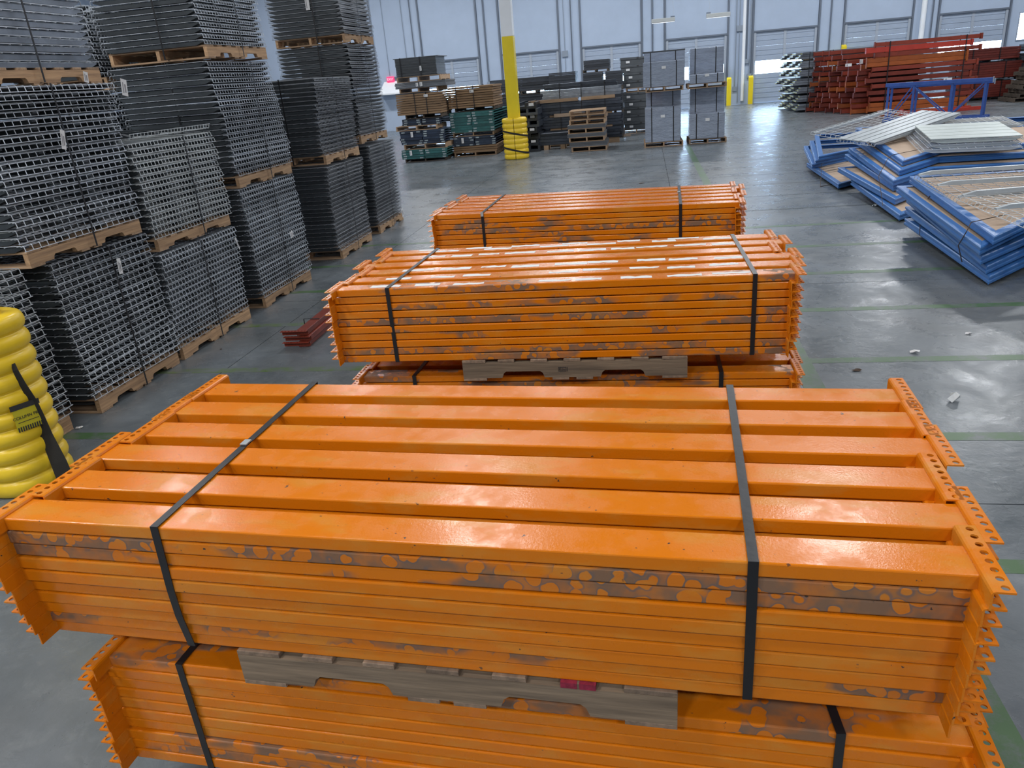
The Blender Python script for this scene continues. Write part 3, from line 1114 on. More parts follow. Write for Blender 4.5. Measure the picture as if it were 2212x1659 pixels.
def pallet(label, loc, rz=0.0, axis=0, L=1.22, D=1.02, H=0.12, grey=False, red_end=None, simple=False, top=7, group=None, dark=False):
    """axis: direction of the notched stringers"""
    key = (axis, L, D, H, grey, top)
    ms, mbd = ((GREYWOODX, GREYWOODY) if grey else (WOODX, WOODY)) if axis == 0 else ((GREYWOODY, GREYWOODX) if grey else (WOODY, WOODX))
    bt = 0.016
    if key not in PM:
        sm = stringer_mesh(L, H - 2 * bt, 0.036, ms, axis)

        def board(w):
            if axis == 0:
                return MB().box(-w / 2, w / 2, -D / 2, D / 2, 0, bt, 0.002).mesh('deck_board', mbd)
            return MB().box(-D / 2, D / 2, -w / 2, w / 2, 0, bt, 0.002).mesh('deck_board', mbd)
        PM[key] = (sm, board(0.09), board(0.13))
    sm, b9, b13 = PM[key]
    if simple:
        mb = MB()
        for s in (-1, 0, 1):
            y = s * (D / 2 - 0.02)
            mb.box(*((-L / 2, L / 2, y - .02, y + .02) if axis == 0 else (y - .02, y + .02, -L / 2, L / 2)), bt, H - bt)
        for z, n in ((0, 3), (H - bt, 5)):
            for k in range(n):
                u = -L / 2 + 0.06 + (L - 0.12) * k / (n - 1)
                mb.box(*((u - .055, u + .055, -D / 2, D / 2) if axis == 0 else (-D / 2, D / 2, u - .055, u + .055)), z, z + bt)
        o = obj('wooden_pallet', mb, DARKWOODY if dark else mbd, None, loc, (0, 0, rz))
        tag(o, label, 'pallet', group)
        return o
    o = empty('wooden_pallet', loc, rz)
    tag(o, label, 'pallet', group)
    for s in (-1, 0, 1):
        off = s * (D / 2 - 0.018)
        link('stringer', sm, o, (0, off, bt) if axis == 0 else (off, 0, bt))
    for k in range(top):
        u = -L / 2 + 0.065 + (L - 0.13) * k / (top - 1)
        q = link('deck_board', b13 if k in (0, top - 1) else b9, o, (u, 0, H - bt) if axis == 0 else (0, u, H - bt))
        if red_end is not None and k == red_end:
            w = 0.045
            obj('red_painted_end', MB().box(-w, -0.003, -D / 2 - 0.002, -D / 2 + 0.03, -0.001, bt + 0.001).box(0.003, w, -D / 2 - 0.002, -D / 2 + 0.03, -0.001, bt + 0.001), REDEND, q)
    for k in range(4):
        u = -L / 2 + 0.065 + (L - 0.13) * (0, 0.44, 0.56, 1)[k]
        link('deck_board', b13 if k in (0, 3) else b9, o, (u, 0, 0) if axis == 0 else (0, u, 0))
    return o


HP = Zb - 0.001 - 0.556 - 0.0005
pallet('weathered wooden pallet with red-painted board ends under the nearest upper bundle', (-0.52, 1.463 + 0.5, 0.5565), ANG_N, 0, 1.21, 1.0, HP, True, 5)
pallet('weathered wooden pallet under the nearest lower bundle on the floor', (-0.45, 1.55 + 0.51, 0), ANG_N, 0, 1.21, 1.0, 0.1295, True)
pm = pallet('weathered stamped wooden pallet between the two middle orange bundles', (-0.41, 3.757 + 0.5, 0.5565), radians(0.3), 0, 1.215, 1.0, HP, True)
pallet('wooden pallet under the middle lower bundle on the floor', (-0.41, 3.86 + 0.5, 0), 0, 0, 1.215, 1.0, 0.1295, True)
pallet('wooden pallet between the two farthest orange bundles', (-0.45, 5.99 + 0.52, 0.5565), ANG_F, 0, 1.215, 1.0, HP, True)
pallet('wooden pallet under the farthest lower bundle on the floor', (-0.45, 6.02 + 0.52, 0), ANG_F, 0, 1.215, 1.0, 0.1295, True)
# burnt-in stamp on the middle pallet's front stringer
st = MB()
for (x0, x1, z0, z1) in ((-.03, .012, 0, .0025), (-.03, .012, .022, .0245), (-.03, -.028, 0, .0245), (-.018, -.016, 0, .0245), (.010, .012, 0, .0245),
                         (-.013, -.002, .005, .0065), (-.013, .006, .011, .0135), (-.012, -.004, .017, .0185), (-.026, -.021, .006, .018), (.0165, .0195, 0, .0245), (0.0, .006, .005, .0065)):
    st.box(x0, x1, -0.001, 0, z0, z1)
obj('burnt_stamp', st, INK, pm, (-0.045, -0.5 - 0.0004, 0.05))

# ------------------------------------------------------------------ wire decks
def deck_mesh(dx, dy, sp_y, r, m, drop=0.041, cross=0.105, n=4, rag=0.0, seed=0):
    """wire grid; the wires along x turn down at both x ends (waterfall)"""
    rr = random.Random(seed)
    mb = MB()
    ny = int(round(dy / sp_y))
    for i in range(ny + 1):
        y = -dy / 2 + dy * i / ny
        if rag:
            y += rr.uniform(-rag, rag)
        mb.path([(-dx / 2, y, -drop), (-dx / 2 + 0.006, y, -0.006), (-dx / 2 + 0.014, y, 0), (dx / 2 - 0.014, y, 0), (dx / 2 - 0.006, y, -0.006), (dx / 2, y, -drop)], r, n)
    nx = int(round(dx / cross))
    for i in range(nx + 1):
        x = -dx / 2 + 0.05 + (dx - 0.1) * i / nx
        mb.bar((x, -dy / 2 - 0.01, -2 * r), (x, dy / 2 + 0.01, -2 * r), r, n)
    for s in (-1, 1):
        mb.bar((s * (dx / 2 + r), -dy / 2 - 0.012, -drop + r), (s * (dx / 2 + r), dy / 2 + 0.012, -drop + r), r * 1.15, n)
        mb.bar((s * (dx / 2 - 0.02), -dy / 2 - 0.01, -2 * r - 0.001), (s * (dx / 2 - 0.02), dy / 2 + 0.01, -2 * r - 0.001), r, n)
    return mb.mesh('wire_deck', m)


def chan_mesh(dx, m, w=0.06, h=0.036):
    """flared channel along x, hanging under the wires"""
    prof = [(-w / 2, -h), (-w / 2 + 0.012, -h), (-w / 2 + 0.018, 0), (w / 2 - 0.018, 0), (w / 2 - 0.012, -h), (w / 2, -h), (w / 2 - 0.006, 0.004), (-w / 2 + 0.006, 0.004)]
    prof = [(-w / 2, -h), (w / 2, -h), (w / 2, -0.005), (w / 2 - 0.006, 0), (-w / 2 + 0.006, 0), (-w / 2, -0.005)]
    a = dx / 2 - 0.055
    mb = MB()
    n = len(prof)
    vs = []
    for x, k in ((-a - 0.03, 0.35), (-a + 0.04, 1.0), (a - 0.04, 1.0), (a + 0.03, 0.35)):
        vs += [(x, u, v * k) for u, v in prof]
    fs = [tuple(range(n - 1, -1, -1)), tuple(3 * n + i for i in range(n))]
    for j in range(3):
        for i in range(n):
            k = (i + 1) % n
            fs.append((j * n + i, j * n + k, (j + 1) * n + k, (j + 1) * n + i))
    mb.add(vs, fs)
    return mb.mesh('support_channel', m)


DK = {}


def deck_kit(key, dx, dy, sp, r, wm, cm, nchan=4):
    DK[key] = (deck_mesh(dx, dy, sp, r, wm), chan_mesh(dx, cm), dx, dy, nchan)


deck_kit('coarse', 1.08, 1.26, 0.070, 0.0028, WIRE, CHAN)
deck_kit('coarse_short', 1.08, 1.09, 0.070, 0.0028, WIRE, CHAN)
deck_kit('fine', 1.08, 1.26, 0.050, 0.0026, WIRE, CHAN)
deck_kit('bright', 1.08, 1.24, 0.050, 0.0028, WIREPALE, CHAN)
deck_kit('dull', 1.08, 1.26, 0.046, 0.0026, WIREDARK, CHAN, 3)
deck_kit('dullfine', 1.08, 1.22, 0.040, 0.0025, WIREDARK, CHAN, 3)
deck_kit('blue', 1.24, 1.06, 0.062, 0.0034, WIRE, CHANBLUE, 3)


def make_deck(key, loc, rz):
    g, c, dx, dy, nc = DK[key]
    o = link('wire_deck', g, None, loc, (0, 0, rz))
    for k in range(nc):
        y = -dy / 2 + 0.035 + (dy - 0.07) * k / (nc - 1)
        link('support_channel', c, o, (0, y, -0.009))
    return o


NDECK = [0]


def deck_stack(sname, key, x_front, yc, z0, z1, pitch, rz=0.0, lean=(0, 0), pal=None, straps=True, seed=0, jit=0.012, pal_grey=False):
    """stack of wire decks with its aisle face at x_front; z0: underside, z1: top"""
    rr = random.Random(seed + 100)
    g, c, dx, dy, nc = DK[key]
    swap = abs(rz) > 0.5
    ex, ey = (dy, dx) if swap else (dx, dy)
    xc = x_front - ex / 2
    n = int(round((z1 - z0) / pitch))
    for k in range(n):
        z = z0 + 0.043 + k * pitch
        u = k / max(n - 1, 1)
        bow = 0.02 * sin(u * 3 + seed)
        loc = (xc + lean[0] * u + bow + rr.uniform(-jit, jit), yc + lean[1] * u + rr.uniform(-jit, jit), z)
        o = make_deck(key, loc, rz + rr.uniform(-0.012, 0.012))
        NDECK[0] += 1
        tag(o, 'wire deck of the %s, %s from top' % (sname, 'first' if k == n - 1 else ORD[n - 1 - k]), 'shelf', 'wire decks of the ' + sname)
    zt = z0 + 0.043 + (n - 1) * pitch + 0.006
    if pal:
        h = pal
        pallet('wooden pallet under the ' + sname, (xc + 0.02, yc, z0 - h), rr.uniform(-0.01, 0.01), 1, min(ey - 0.03, 1.22), min(ex - 0.04, 1.05), h - 0.001, pal_grey)
    if straps:
        h = (pal or 0) * 0.85
        x0, x1 = xc - ex / 2 - 0.03, xc + ex / 2 + 0.035 + max(lean[0], 0)
        yb = yc + rr.uniform(-0.08, 0.08)
        loop_strap('black strap down the aisle side of the ' + sname, [(x1, yb, z0 - h), (x1 + 0.004, yb, zt), (x0, yb, zt), (x0, yb, z0 - h)], (0, 1, 0), 0.016)
        y0, y1 = yc - ey / 2 - 0.035, yc + ey / 2 + 0.035 + max(lean[1], 0)
        xb = xc + rr.uniform(0.0, 0.15)
        loop_strap('black strap down the near side of the ' + sname, [(xb, y0, z0 - h), (xb, y0, zt + 0.004), (xb, y1, zt + 0.004), (xb, y1, z0 - h)], (1, 0, 0), 0.016)
    return zt


XF = -4.08
A = 'wire deck stack '
deck_stack('floor stack behind the near yellow guard', 'coarse', -4.118, 3.685, 0.12, 1.20, 0.054, pal=0.12, seed=1)
deck_stack('second floor stack, right of the guard', 'coarse_short', XF, 5.08, 0.12, 1.16, 0.052, pal=0.12, seed=2)
deck_stack('white-tagged middle stack at the left edge', 'coarse', XF, 4.96, 1.285, 2.305, 0.0518, pal=0.115, seed=3, lean=(0.0, 0.10))
deck_stack('bluish stack in the upper left corner', 'blue', XF - 0.02, 5.0, 2.425, 3.35, 0.0515, rz=pi / 2, pal=0.115, seed=4)
deck_stack('low third floor stack', 'fine', XF, 6.31, 0.12, 0.965, 0.052, pal=0.12, seed=5)
deck_stack('bright-topped third stack', 'bright', XF, 6.33, 1.075, 1.865, 0.0525, pal=0.105, seed=6, jit=0.02)
_o = make_deck('bright', (XF - 0.55, 6.34, 1.885), 0.02)
_o.rotation_euler = (pi, 0, 0.02)
tag(_o, 'upside-down wire deck with upturned channels on the bright-topped third stack', 'shelf')
deck_stack('tall fourth floor stack', 'fine', XF, 7.88, 0.12, 1.27, 0.0525, pal=0.12, seed=7)
deck_stack('fourth middle stack', 'fine', XF, 7.88, 1.395, 2.485, 0.052, pal=0.12, seed=8, lean=(0.0, -0.06))
deck_stack('fourth top stack', 'fine', XF, 7.80, 2.62, 3.3, 0.0525, pal=0.12, seed=9)
deck_stack('dull fifth floor stack', 'dull', XF, 10.15, 0.12, 1.23, 0.0525, pal=0.12, seed=10)
deck_stack('dull fifth upper stack', 'dull', XF, 10.15, 1.36, 2.32, 0.0525, pal=0.115, seed=11)
deck_stack('last floor stack', 'dullfine', XF - 0.03, 11.85, 0.12, 1.33, 0.0525, pal=0.12, seed=12)
deck_stack('last middle stack', 'dullfine', XF - 0.03, 11.6, 1.485, 2.725, 0.054, pal=0.115, seed=13)
deck_stack('last top stack', 'dullfine', XF - 0.03, 11.55, 2.85, 3.4, 0.054, pal=0.115, seed=14)
# second row behind
deck_stack('middle stack behind the bright-topped one', 'fine', -5.32, 7.95, 1.4, 2.3, 0.055, pal=0.12, straps=False, seed=15)
deck_stack('upper stack behind the bright-topped one', 'fine', -5.32, 7.95, 2.43, 3.1, 0.055, pal=0.12, straps=False, seed=16)
rest = MB()
gm = DK['dull'][0]
gv = [tuple(v.co) for v in gm.vertices]
gf = [tuple(p.vertices) for p in gm.polygons]
for k in range(21):
    rest.add([(x - 5.86 + 0.01 * (k % 3), y + 7.95, z + 0.163 + 0.0555 * k) for x, y, z in gv], gf)
tag(obj('wire_decks', rest, WIRE), 'wire decks at the foot of the second row, behind the tall fourth floor stack', 'shelf', None, 'stuff')
pallet('wooden pallet at the foot of the second row of stacks', (-5.86, 7.95, 0), 0, 1, 1.22, 1.04, 0.119)


TAGS = []


def tagpaper(label, p, w, h, face='x', tilt=0.0, name='paper_tag'):
    """paper tag; hung on (made a part of) the nearest thing at the end of the script"""
    if face == 'x':
        mb = MB().box(-0.0008, 0.0008, -w / 2, w / 2, -h, 0).box(0.0009, 0.0012, -w * .3, -w * .12, -h * .85, -h * .2).box(0.0009, 0.0012, 0, w * .28, -h * .8, -h * .3)
        rot = (tilt, 0, 0)
    else:
        mb = MB().box(-w / 2, w / 2, -0.0008, 0.0008, -h, 0).box(-w * .3, -w * .12, -0.0012, -0.0009, -h * .85, -h * .2)
        rot = (0, tilt, 0)
    mb.mi = [0] * 6 + [1] * (len(mb.f) - 6)
    o = link(name, mb.mesh(name, [PAPER, INKGREY]), None, p, rot)
    o['label'] = label
    TAGS.append((o, Vector(p) - Vector((0, 0, h * 0.5))))
    return o


def hang_tags():
    cand = []
    for q in bpy.data.objects:
        if q.parent is None and q.type == 'MESH' and q.get('category') in ('strap', 'shelf', 'board', 'panel', 'beam', 'section'):
            m = q.matrix_basis
            cs = [m @ Vector(c) for c in q.bound_box]
            lo = [min(c[i] for c in cs) for i in range(3)]
            hi = [max(c[i] for c in cs) for i in range(3)]
            cand.append((q, lo, hi))
    for o, p in TAGS:
        best = min(cand, key=lambda t: sum(max(t[1][i] - p[i], 0, p[i] - t[2][i]) ** 2 for i in range(3)) + (0 if t[0]['category'] == 'strap' else 1e-4))[0]
        o.parent = best
        o.matrix_parent_inverse = best.matrix_basis.inverted()


tagpaper('white paper tag on the strap of the deck stack near the left edge', pix(134, 281, X=-4.02), 0.042, 0.13, 'x', -0.25)
tagpaper('white paper tag on the second floor-level deck stack', pix(255, 558, X=-4.02), 0.042, 0.12, 'x', -0.1)
tagpaper('rounded white tag hanging in the gap above the bright-topped deck stack', pix(266, 171, X=-4.06) + Vector((0, 0, 0)), 0.07, 0.125, 'x', -0.2)
tagpaper('white label on the pallet in the upper left corner', pix(184, 155, X=-4.06), 0.045, 0.075, 'x', -0.2)
tagpaper('white tag at the top of the stack at the end of the aisle', pix(661, -8, Y=10.93), 0.06, 0.17, 'y', 0.0)
tagpaper('torn paper scrap on the wires of the tall fourth stack', pix(628, 500, X=-4.01), 0.07, 0.07, 'x', 0.3)
tagpaper('white paper tag at the low corner of the last deck stack', pix(868, 450, X=-3.98), 0.09, 0.14, 'x', 0.2)
tagpaper('thin white tag on the low third stack', pix(508, 515, X=-4.01), 0.02, 0.12, 'x', 0.35)

# ------------------------------------------------------------------ red beams on the floor at the left
RB = beam_mesh(2.5, 0.10, 0.05, RED)
RK = bracket_mesh(RED, ln=0.25, leg=0.045, holes=8, seg=8)
for k in range(3):
    o = link('crossbeam', RB, None, (-3.10 + 0.02 * (k % 2), 5.98 + 1.25, 0.0 + k * 0.053), (0, 0, radians(91.5)))
    o.color = (0, 0, 0, 1)
    link('end_bracket', RK, o, (1.25, 0, 0.006))
    link('end_bracket', RK, o, (-1.25, 0.06, 0.006), (0, 0, pi))
    tag(o, 'dark red crossbeam lying on the floor left of the middle bundle, %s' % ('lowest', 'between the other two', 'uppermost')[k], 'beam', 'red beams on the floor')
loop_strap('thin black strap around the dark red crossbeams on the floor', [(-3.185, 6.3, 0.001), (-3.185, 6.3, 0.164), (-3.03, 6.3, 0.164), (-3.03, 6.3, 0.001)], (0, 1, 0), 0.016)

# ------------------------------------------------------------------ blue frames with wire decks, right
FRAME_PTS = [(0, 0), (0.0, 2.45), (2.7, 2.45), (2.7, 0.72), (0.72, 0.72)]


def chan_between(p, q, h=0.075, w=0.075, m=BLUE, name='post', parent=None, mit=(90, 90)):
    """rolled channel with a grooved outer face between two points (x, y); inner side to the left of p->q"""
    p, q = Vector((*p, 0)), Vector((*q, 0))
    d = (q - p).normalized()
    s = Vector((-d.y, d.x, 0))
    prof = [(0.0, 0.004), (0.004, 0.0), (0.02, 0.0), (0.02, 0.006), (0.012, 0.006), (0.012, 0.026), (0.018, 0.030), (0.018, 0.044), (0.012, 0.048), (0.012, h - 0.008),
            (w, h - 0.008), (w, h), (0.006, h), (0.0, h - 0.006), (0.0, 0.050), (0.007, 0.046), (0.007, 0.030), (0.0, 0.026)]
    # outline as thin strips (concave profile)
    L = (q - p).length
    mb = MB()
    outer = [(0.0, 0.0), (0.0, 0.024), (0.009, 0.030), (0.009, 0.045), (0.0, 0.051), (0.0, h - 0.008), (0.008, h), (w, h)]
    n = len(outer)
    t = 0.003
    vs = []
    k0, k1 = (1 / math.tan(radians(a) / 2) for a in mit)
    for s0, kk in ((0, k0), (L, -k1)):
        for u, v in outer:
            vs.append(p + d * (s0 + kk * u) + s * u + Vector((0, 0, v)))
        for u, v in outer:
            vs.append(p + d * (s0 + kk * u) + s * (u + t) + Vector((0, 0, v - (t if v > h - 0.01 else 0))))
    fs = []
    for i in range(n - 1):
        fs += [(i, i + 1, 2 * n + i + 1, 2 * n + i), (n + i, 3 * n + i, 3 * n + i + 1, n + i + 1), (i, n + i, n + i + 1, i + 1), (2 * n + i, 2 * n + i + 1, 3 * n + i + 1, 3 * n + i)]
    fs += [(0, 2 * n, 3 * n, n), (n - 1, 2 * n - 1, 4 * n - 1, 3 * n - 1)]
    mb.add(vs, fs)
    # bottom lip
    vs = []
    for s0, kk in ((0, k0), (L, -k1)):
        for u, v in ((0, 0), (0.03, 0), (0.03, 0.004), (0, 0.004)):
            vs.append(p + d * (s0 + kk * u) + s * u + Vector((0, 0, v)))
    mb.add(vs, [(0, 1, 2, 3), (4, 7, 6, 5), (0, 4, 5, 1), (1, 5, 6, 2), (2, 6, 7, 3), (3, 7, 4, 0)])
    return obj(name, mb, m, parent)


def blue_frame(label, c, zc, zl, zr=None, rz=0.0, sx=1.0, ln=2.45, panel=True, strip=None):
    """frame lying flat: c = near corner (x, y), zc its height, zl the height of the far left corner"""
    o = empty('blue_frame', (c[0], c[1], zc), 0)
    tag(o, label, 'frame', 'blue frames piled on the right')
    tilt_x = math.atan2(zl - zc, ln)
    tilt_y = -math.atan2((zr if zr is not None else zc) - zc, 2.7)
    o.rotation_euler = (tilt_x, tilt_y, rz)
    P = [(0, 0), (0, ln), (2.7, ln), (2.7, 0.72), (0.72, 0.72)]
    # outside lies to the left when walking p->q reversed; walk clockwise so the inside is on the right
    seq = [(P[1], P[0]), (P[0], P[4]), (P[4], P[3]), (P[3], P[2]), (P[2], P[1])]
    nm = ['end_channel', 'sloped_channel', 'front_channel', 'end_channel', 'back_channel']
    for j, ((p, q), n) in enumerate(zip(seq, nm)):
        ch = chan_between(p, q, name=n, parent=o, mit=((90, 45), (45, 225), (225, 90), (90, 90), (90, 90))[j])
        ch.location.z = -0.0025 * (j % 3)
    if panel:
        i = 0.02
        if strip:
            vs = [(i, i, .05), (i, ln - i, .05), (strip, ln - i, .05), (strip, strip, .05)]
            chan_between((strip + 0.02, strip + 0.02), (strip + 0.02, ln - 0.03), w=0.04, name='inner_rail', parent=o, mit=(179, 179))
        else:
            vs = [(i, 0.03, .05), (i, ln - i, .05), (2.68, ln - i, .05), (2.68, .72 + i, .05), (.72, .72 + i, .05)]
        q = len(vs)
        vs = vs + [(x, y, z + 0.012) for x, y, z in vs]
        obj('cardboard_sheet', MB().add(vs, [tuple(range(q - 1, -1, -1)), tuple(range(q, 2 * q))] + [(k, (k + 1) % q, q + (k + 1) % q, q + k) for k in range(q)]), CARDB, o)
    return o


def rim(x, y, z0, y0, slope, off):
    """where the ray through a frame pixel meets a sloping pile top (used for measuring)"""
    d = r2 * ((x - 1106) / F) - u2 * ((y - 829.5) / F) + fwd
    t = (z0 + off - y0 * slope - CH) / (d.z - slope * d.y)
    return Vector((0, 0, CH)) + d * t


def rf(cx, cy, off):
    return rim(1700 + cx / 3.6875, 200 + cy / 3.6875, 0.48, 7.11, 0.0796, off)


def rb(cx, cy, off):
    return rim(1700 + cx / 3.6875, 200 + cy / 3.6875, 0.595, 11.5, 0.0733, off)


BF = 'blue painted steel frame with cardboard sheet, front pile, '
blue_frame(BF + 'lowest', (3.02, 7.17), 0.03, 0.10)
blue_frame(BF + 'second from the bottom', (3.00, 7.20), 0.118, 0.235, rz=radians(-0.5))
blue_frame(BF + 'third from the bottom', (2.93, 7.17), 0.215, 0.36, rz=radians(-2.0))
blue_frame(BF + 'second from the top', (2.88, 7.10), 0.318, 0.50, rz=radians(0.3))
FTOP = blue_frame(BF + 'topmost under the wire decks', (2.98, 7.11), 0.405, 0.60, rz=radians(-0.5))
BB = 'blue painted steel frame, back pile, '
blue_frame(BB + 'lowest', (3.14, 10.2), 0.03, 0.12, ln=2.5)
blue_frame(BB + 'second from the bottom', (3.22, 10.7), 0.14, 0.26, rz=radians(4), ln=2.5)
blue_frame(BB + 'third from the bottom', (3.30, 11.1), 0.25, 0.40, rz=radians(1), ln=2.6)
blue_frame(BB + 'fourth from the bottom', (3.26, 11.0), 0.335, 0.50, rz=radians(-1), ln=2.7)
blue_frame(BB + 'second from the top', (3.40, 11.25), 0.43, 0.63, rz=radians(-1), ln=2.9)
BTOP = blue_frame(BB + 'topmost with bare cardboard', (3.50, 11.50), 0.52, 0.74, rz=radians(-1.5), ln=3.0, strip=0.62)
BC = 'blue steel frame of the hindmost pile on the right, '
blue_frame(BC + 'lowest', (3.02, 12.95), 0.03, 0.06, ln=2.6)
blue_frame(BC + 'second', (2.96, 14.75), 0.13, 0.2, rz=radians(-7), ln=2.5, panel=False)
blue_frame(BC + 'third', (2.95, 14.45), 0.23, 0.32, rz=radians(-8.5), ln=2.6, panel=False)
blue_frame(BC + 'topmost', (2.95, 14.2), 0.33, 0.45, rz=radians(-9.5), ln=2.7, panel=False)
# wooden bearers under the piles so that they stand clear of the floor
for k, (x, y, l) in enumerate(((3.5, 7.9, 1.6), (3.5, 9.2, 1.6), (3.6, 11.2, 1.6), (3.6, 12.4, 1.4), (3.5, 15.1, 1.4))):
    tag(obj('timber_bearer', MB().box(0, l, -0.045, 0.045, 0, 0.029, 0.003), WOODX, None, (x - 0.3, y, 0)), 'timber bearer under the blue frames, %s from the front' % ('first', 'second', 'third', 'fourth', 'fifth')[k], 'timber')


def thin_band(label, pts):
    tag(obj('wire_band', MB().path(pts, 0.0045, 4), RUBBLE), label, 'strap')


thin_band('rusty band over the front pile of blue frames, left one', [pix(1986, 508, z=0.1), pix(1990, 450, z=0.34), pix(2008, 424, z=0.56), pix(2040, 408, z=0.585)])
thin_band('rusty band over the front pile of blue frames, right one', [pix(2078, 566, z=0.12), pix(2070, 530, z=0.3), pix(2088, 500, z=0.47), pix(2098, 480, z=0.53), pix(2180, 462, z=0.56)])
thin_band('rusty band over the back pile of blue frames', [pix(1907, 444, z=0.12), pix(1898, 380, z=0.4), pix(1918, 342, z=0.60), pix(1930, 334, z=0.63), pix(1990, 322, z=0.66)])
thin_band('loose rusty band hanging from the hindmost blue pile', [pix(1776, 318, z=0.42), pix(1776, 350, z=0.25), pix(1772, 403, z=0.005), pix(1808, 396, z=0.005)])


def place_panel(o, a, c, d):
    """put a panel with its corner at a, x axis towards c, y axis near d"""
    a, c, d = Vector(a), Vector(c), Vector(d)
    ex = (c - a).normalized()
    n = ex.cross(d - a).normalized()
    ey = n.cross(ex)
    m = Matrix.Identity(4)
    for i, v in enumerate((ex, ey, n)):
        for j in range(3):
            m[j][i] = v[j]
    m.translation = a
    o.matrix_world = m


def loose_deck(label, a, c, d, lx, ly, wm, cm, sp=0.06, nch=3, chan_up=False, wire=0.0035, solid=False, cross=0.11):
    mb = MB()
    ny = int(ly / sp)
    for i in range(ny + 1):
        y = ly * i / ny
        mb.path([(0, y, -0.035), (0.012, y, 0), (lx - 0.012, y, 0), (lx, y, -0.035)], wire, 4)
    nx = int(lx / cross)
    for i in range(nx + 1):
        mb.bar((0.03 + (lx - 0.06) * i / nx, 0, wire * 1.8), (0.03 + (lx - 0.06) * i / nx, ly, wire * 1.8), wire, 4)
    for x in (0, lx):
        mb.bar((x, 0, -0.033), (x, ly, -0.033), wire * 1.2, 4)
    o = obj('wire_deck', mb, wm)
    tag(o, label, 'shelf')
    for k in range(nch):
        y = 0.04 + (ly - 0.08) * k / max(nch - 1, 1)
        b = MB()
        z0, z1 = (0.008, 0.05) if chan_up else (-0.045, -0.006)
        w = 0.045
        vs = []
        for x, kk in ((0.03, 0.3), (0.16, 1), (lx - 0.16, 1), (lx - 0.03, 0.3)):
            hi = z0 + (z1 - z0) * kk if chan_up else z1
            lo = z0 if chan_up else z1 - (z1 - z0) * kk
            vs += [(x, y - w / 2, lo), (x, y + w / 2, lo), (x, y + w / 2 * .75, hi), (x, y - w / 2 * .75, hi)]
        fs = [(0, 1, 2, 3), (12, 15, 14, 13)]
        for j in range(3):
            for i in range(4):
                q = (i + 1) % 4
                fs.append((4 * j + i, 4 * j + q, 4 * j + 4 + q, 4 * j + 4 + i))
        obj('support_channel', b.add(vs, fs), cm, o)
    if solid:
        for k in range(5):
            obj('deck_panel', MB().box(0.01, lx - 0.01, ly * k / 5 + 0.012, ly * (k + 1) / 5 - 0.012, 0.006, 0.022, 0.003), cm, o)
    place_panel(o, a, c, d)
    return o


WHITEZ = mat('whitish_zinc', (0.60, 0.66, 0.64), 0.4, metal=0.3, noise=0.15)


def size(a, c, d):
    return (Vector(c) - Vector(a)).length, (Vector(d) - Vector(a)).length


p, d = rf(1350, 850, .055), rf(1105, 655, .055)
c = p + Vector((1.9, 0.10, 0.0))
loose_deck('wire deck with upturned channels on the front blue pile', p, c, d, 1.9, (d - p).length, WIREDARK, PALECHAN, chan_up=True, sp=.075, wire=.003)  # darker wire colour stands in for the shade on this deck
p, d = rf(1960, 1075, .10), rf(1500, 815, .10)
c = p + Vector((1.7, 0.30, 0.0))
loose_deck('pale wire deck with tapered channels at the right edge', p, c, d, 1.7, (d - p).length, WIREPALE, PALECHAN, chan_up=True, nch=3, sp=.06, wire=.003)
p = rb(700, 410, .06)
d0 = rb(275, 295, .10)
c = pix(1700 + 1390 / 3.6875, 200 + 170 / 3.6875, z=0.98)
d = p + (d0 - p) * 0.48
loose_deck('grey panelled deck tilted across the back blue pile', p, c, d, (c - p).length, (d - p).length, WIRE, PALECHAN, solid=True)
p2 = p + (d0 - p) * 0.52 - Vector((0, 0, .03))
c2 = p2 + (c - p) * 0.93 - Vector((0, 0, .03))
loose_deck('open wire deck lying behind the grey panelled deck', p2, c2, d0, (c2 - p2).length, (d0 - p2).length, WIREPALE, PALECHAN, sp=0.1, nch=2, cross=0.16)
p, d = rb(1140, 385, .17), rb(980, 330, .17)
c = rb(1888, 352, .17)
loose_deck('whitish ribbed deck panel on the right of the back pile', p, c, d, (c - p).length, 1.25, WIREPALE, WHITEZ, solid=True)
dz = Vector((-.02, -.03, -.062))
loose_deck('second ribbed deck panel under the whitish one', p + dz, c + dz, d + dz, (c - p).length, 1.3, WIRE, PALECHAN)
dz = Vector((-.12, -.08, -.115))
loose_deck('lowest wire deck under the whitish ribbed panel', p + dz, c + dz, d + dz, (c - p).length + .1, 1.4, WIRE, PALECHAN)
p, d = rb(1120, 300, .12), rb(1230, 262, .12)
c = p + Vector((1.3, -0.1, 0))
loose_deck('mesh deck lying flat behind the whitish ribbed panel', p, c, p + (d - p).normalized(), 1.3, 0.9, WIREPALE, PALECHAN)

# ------------------------------------------------------------------ deep blue upright frames standing on their side


def upright(label, a, c, h=1.06):
    a, c = Vector((*a, 0)), Vector((*c, 0))
    L = (c - a).length
    ang = math.atan2((c - a).y, (c - a).x)
    o = empty('upright_frame', a, ang)
    tag(o, label, 'frame', 'blue upright frames standing on edge')
    obj('post', MB().box(0, L, -0.04, 0.04, 0, 0.09, 0.006), DEEPBLUE, o)
    obj('post', MB().box(0, L, -0.04, 0.04, h - 0.1, h, 0.006), DEEPBLUE, o)
    obj('base_plate', MB().box(-0.012, 0.0, -0.07, 0.07, h - 0.13, h + 0.02), PALECHAN, o)
    for u in (0.06, 0.36, 0.72, 0.97):
        obj('strut', MB().box(u * L - 0.03, u * L + 0.03, -0.025, 0.025, 0.09, h - 0.1), DEEPBLUE, o)
    for u0, u1 in ((0.08, 0.36), (0.72, 0.38), (0.74, 0.95)):
        obj('brace', MB().bar((u0 * L, 0, h - 0.13), (u1 * L, 0, 0.1), 0.022, 4), DEEPBLUE, o)
    return o


